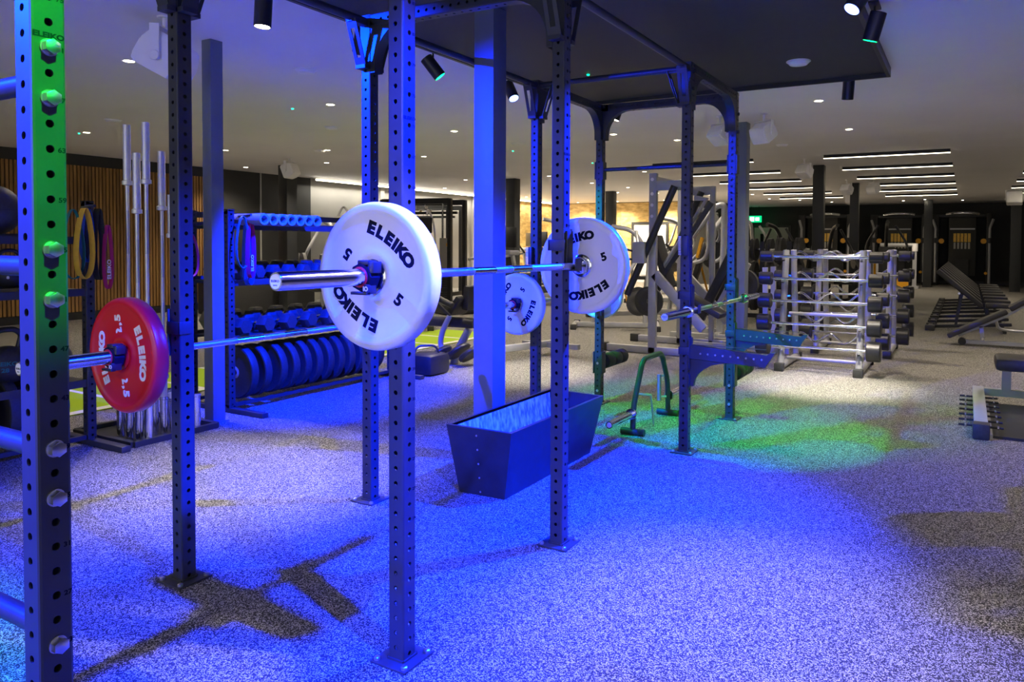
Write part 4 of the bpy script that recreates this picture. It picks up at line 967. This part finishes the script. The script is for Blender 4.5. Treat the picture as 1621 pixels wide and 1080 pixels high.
# cable tower left
def cable_tower(x, y, rz, label, w=1.7, h=2.38):
    t = thing('cable_machine', label, 'cable machine', (x, y, 0), rz)
    for s in (-1, 1):
        for yy in (-.35, .35): MB().beam((s*w/2, yy, 0), (s*w/2, yy, h), .09).build('post', 'black', t)
        MB().beam((s*w/2, -.4, .05), (s*w/2, .4, .05), .12, .1).build('foot', 'black', t)
        for k in range(2): MB().tube([(s*(w/2-.18-k*.14), -.1, .1), (s*(w/2-.18-k*.14), -.1, h-.1)], .018, 10).build('guide_rod', 'chrome', t)
        ws = MB()
        for k in range(11): ws.box((s*(w/2-.26)-.1, -.16, .12+k*.052), (s*(w/2-.26)+.1, -.04, .12+k*.052+.046))
        ws.build('weight_stack', 'rubber', t)
        MB().box((s*(w/2-.26)-.09, -.19, .7), (s*(w/2-.26)+.09, -.18, 1.5)).build('shroud', 'gwall', t)
        MB().lathe([(.05, 0), (.05, .03)], TR(s*w/2-s*.06, -.3, 1.35) @ RX, 12).build('knob', 'orange', t)
    MB().beam((-w/2, -.35, h-.05), (w/2, -.35, h-.05), .1, .12).beam((-w/2, .35, h-.05), (w/2, .35, h-.05), .1, .12).beam((-w/2, .0, h-.3), (w/2, .0, h-.3), .06, .06).build('top_beam', 'black', t)
    for k in range(3): MB().lathe([(.06, -.012), (.05, 0), (.06, .012)], TR(-.3+.3*k, -.4, h-.18) @ AX('x'), 16).build('pulley', 'chrome', t)
    MB().tube([(.1, -.42, h-.2), (.1, -.45, 1.0)], .005, 6).build('cable', 'black', t)
    return t
cable_tower(-9.35, 12.6, .15, 'black multi pulley cable tower left of the wide blue column', 1.75)
cable_tower(-11.0, 14.8, .15, 'black cable tower partly behind the first, by the pale wall', 1.6)
# stair climbers / ellipticals
def cardio(x, y, rz, label, sc=1.):
    t = thing('elliptical_trainer', label, 'cardio machine', (x, y, 0), rz)
    t.matrix_basis = t.matrix_basis @ Matrix.Diagonal((sc, sc, sc, 1))
    MB().box((-.9, -.3, 0), (.7, .3, .22), bev=.05).box((.35, -.25, .2), (.75, .25, .75), bev=.08).build('body', 'black', t)
    MB().tube([(.5, 0, .6), (.4, 0, 1.5)], .045, 12).build('mast', 'silver', t)
    MB().box((.28, -.22, 1.45), (.36, .22, 1.75), Matrix.Rotation(0, 4, 'Y'), bev=.02).build('console', 'black', t)
    for s in (-1, 1): MB().tube([(.45, s*.25, .5), (.3, s*.3, 1.2), (.05, s*.3, 1.7), (.1, s*.18, 1.95), (.35, s*.12, 1.8)], .02, 10, bend=.15).build('handlebar', 'white', t)
    for s in (-1, 1): MB().box((-.7, s*.2-.09, .3), (-.2, s*.2+.09, .36), bev=.01).build('pedal', 'rubber', t)
cardio(-9.9, 10.9, -.7, 'cardio trainer with curved white handlebars above the rack, left one', 1.12)
cardio(-8.7, 11.6, -.7, 'cardio trainer behind the foam rollers, right one', 1.1)
press_machine(-8.7, 9.0, -.5, 'silver seated machine seen through the dumbbell rack', 0, 1.05)
press_machine(-6.6, 8.3, .6, 'silver machine with curved grey arm behind the dumbbell rack', 2, 1.0)
def treadmill(x, y, rz, label):
    t = thing('treadmill', label, 'treadmill', (x, y, 0), rz)
    MB().box((-.9, -.4, .02), (.9, .4, .2), bev=.03).build('deck', 'black', t)
    MB().box((-.85, -.26, .2), (.7, .26, .205)).build('belt', 'rubber', t)
    for s in (-1, 1): MB().beam((.8, s*.38, .15), (.6, s*.38, 1.2), .09, .06, bev=.01).tube([(.6, s*.38, 1.15), (.0, s*.38, 1.05)], .025, 10).build('side_post', 'silver', t)
    MB().box((.5, -.45, 1.15), (.75, .45, 1.25), bev=.03).build('console', 'silver', t)
    MB().box((.68, -.36, 1.3), (.72, .36, 1.72), bev=.01).build('screen', 'black', t)
    MB().lathe([(.035, 0), (.035, .2), (.02, .23)], TR(.6, -.2, 1.25), 12).build('bottle', 'white', t) if 0 else None
treadmill(-7.0, 11.4, 1.1, 'grey topped treadmill console between the blue column and the next rig post')
treadmill(-9.2, 16.5, 1.1, 'treadmill farther back beside the pale wall')
treadmill(-10.6, 18.4, 1.1, 'treadmill farthest back against the pale wall')
press_machine(-7.9, 15.6, .9, 'silver machine in front of the pale wall beside the black column', 0, 1.2)
press_machine(-10.3, 20.5, .5, 'farthest machine by the cove lit wall', 1, 1.2)
# far dual cable stations
def station(x, y, label, w=1.68, h=2.5):
    t = thing('cable_station', label, 'cable machine', (x, y, 0), 0, 'lit cable stations along the far wall')
    for s in (-1, 1):
        MB().box((s*w/2-.12, -.15, 0), (s*w/2+.02 if s > 0 else s*w/2+.12, .35, h), bev=.02).build('tower', 'black', t)
        MB().tube([(s*(w/2-.02), -.3, .1), (s*(w/2-.02), -.3, 1.9), (s*(w/2-.02), -.3, 2.0), (s*(w/2+.08), -.2, 2.3)], .045, 12, bend=.12).build('column_rail', 'silver', t)
        MB().lathe([(.09, 0), (.09, .05)], TR(s*(w/2-.2), -.32, 1.55) @ RX, 16).build('adjust_knob', 'orange', t)
        MB().box((s*(w/2-.05)-.07, -.38, 1.48), (s*(w/2-.05)+.07, -.26, 1.66), bev=.02).build('trolley', 'black', t)
        MB().lathe([(.05, 0), (.05, .04)], TR(s*(w/2-.12), -.3, .45) @ RX, 12).build('lock_knob', 'orange', t)
    MB().box((-w/2, -.1, h-.12), (w/2, .3, h), bev=.02).build('top_beam', 'black', t)
    MB().tube([(-.5, -.3, h-.02), (-.25, -.38, h+.02), (.25, -.38, h+.02), (.5, -.3, h-.02)], .05, 12, bend=.2).build('pull_up_bar', 'chrome', t)
    MB().box((-.42, -.12, .35), (.42, .3, h-.12), bev=.02).build('shroud', 'dwall', t)
    MB().box((-.38, -.14, 1.95), (.38, -.12, 2.0)).build('trim', 'silver', t)
    ws = MB()
    for k in range(5): ws.box((-.27+k*.11, -.15, 1.52), (-.27+k*.11+.085, -.125, 1.82))
    ws.build('decal', 'screen', t, label='yellow exercise chart')
    ws = MB()
    for k in range(5): ws.box((-.26+k*.11, -.15, 1.28), (-.26+k*.11+.06, -.125, 1.5))
    ws.build('figure_chart', 'gwall', t)
    ws = MB()
    for k in range(12): ws.box((-.2, -.2, .2+k*.06), (.2, -.12, .2+k*.06+.05))
    ws.build('weight_stack', 'rubber', t)
station(-.5, 28.6, 'black cable station with yellow chart against the far wall, left of the thin column')
station(1.5, 28.6, 'black cable station with yellow chart against the far wall, behind the raised benches')
station(-2.9, 27.8, 'black cable station behind the second dark column, mostly hidden')
# dip station and yellow handle
ds = thing('dip_station', 'silver dip frame with padded top bar in front of the far cable stations', 'dip station', (-.3, 25.8, 0))
W(MB().beam((.18, 25.6, 0), (.18, 25.6, 1.25), .12, .12).box((.05, 25.45, 0), (.31, 25.8, .08)), 'post', 'silver', ds)
W(MB().beam((-.95, 25.6, 0), (-.95, 25.6, 1.05), .12, .12), 'post', 'silver', ds)
W(MB().tube([(-.85, 25.6, 1.4), (.25, 25.6, 1.4)], .065, 14), 'top_bar', 'silver', ds)
W(MB().tube([(.18, 25.6, 1.2), (.18, 25.6, 1.45)], .09, 14), 'joint', 'white', ds)
yh = thing('battle_handle', 'bright yellow triangular strap handle hanging beside the dip frame', 'strap handle', (-.16, 25.5, 0))
W(MB().add([(-.37, 25.5, .12), (-.16, 25.5, 0.02), (.05, 25.5, .12), (-.06, 25.5, .5), (-.26, 25.5, .5)]+[(-.37, 25.56, .12), (-.16, 25.56, 0.02), (.05, 25.56, .12), (-.06, 25.56, .5), (-.26, 25.56, .5)], [(0, 1, 2, 3, 4), (5, 9, 8, 7, 6)]+[(i, (i+1) % 5, 5+(i+1) % 5, 5+i) for i in range(5)]), 'strap', 'orange', yh)
W(MB().lathe([(.06, 0), (.05, .08)], TR(-.16, 25.5, .5), 12), 'grip', 'rubber', yh)
# plate trees behind the grey column
def plate_tree(x, y, label):
    t = thing('plate_tree', label, 'plate tree', (x, y, 0))
    MB().beam((0, 0, 0), (0, 0, 1.45), .08).beam((-.35, 0, .04), (.35, 0, .04), .08).beam((0, -.3, .04), (0, .3, .04), .08).build('frame', 'black', t)
    for z in (.35, .85, 1.3):
        MB().tube([(-.32, 0, z), (.32, 0, z)], .022, 10).build('peg', 'chrome', t)
        for s in (-1, 1):
            mb = MB(); [mb.lathe([(.03, 0), (.21, 0), (.21, .045), (.03, .045)], TR(s*.1 if s > 0 else -.145, 0, z) @ AX('x') @ Matrix.Translation((0, 0, k*.05*s)), 26, closed=True) for k in range(2)]
            mb.build('plate', 'rubber', t)
plate_tree(-1.75, 13.3, 'black plate tree stacked with black plates right of the grey column')
plate_tree(-1.4, 14.4, 'black plate tree farther back, below the grey double door')
plate_tree(-.9, 11.6, 'black plate tree just left of the fixed barbell racks')
# dumbbell wall at far left floor: dark low box by the wall
dk = thing('storage_box', 'low black box against the dark left wall seen through the dumbbell rack', 'box', (-10.9, 9.3, 0))
MB().box((-.4, -1.1, 0), (.4, 1.1, .62), bev=.03).build('body', 'rubber', dk); MB().box((-.42, -1.12, .62), (.42, 1.12, .66), bev=.01).build('lid', 'black', dk)

# ------------------------------------------------------------------ world and view
wd = bpy.data.worlds.new('world'); scene.world = wd; wd.use_nodes = True
wd.node_tree.nodes['Background'].inputs[0].default_value = (.5, .52, .6, 1); wd.node_tree.nodes['Background'].inputs[1].default_value = .05
scene.view_settings.view_transform = 'Standard'; scene.view_settings.look = 'None'; scene.view_settings.gamma = 1
scene.view_settings.exposure = 0.6; scene.view_settings.use_curve_mapping = False
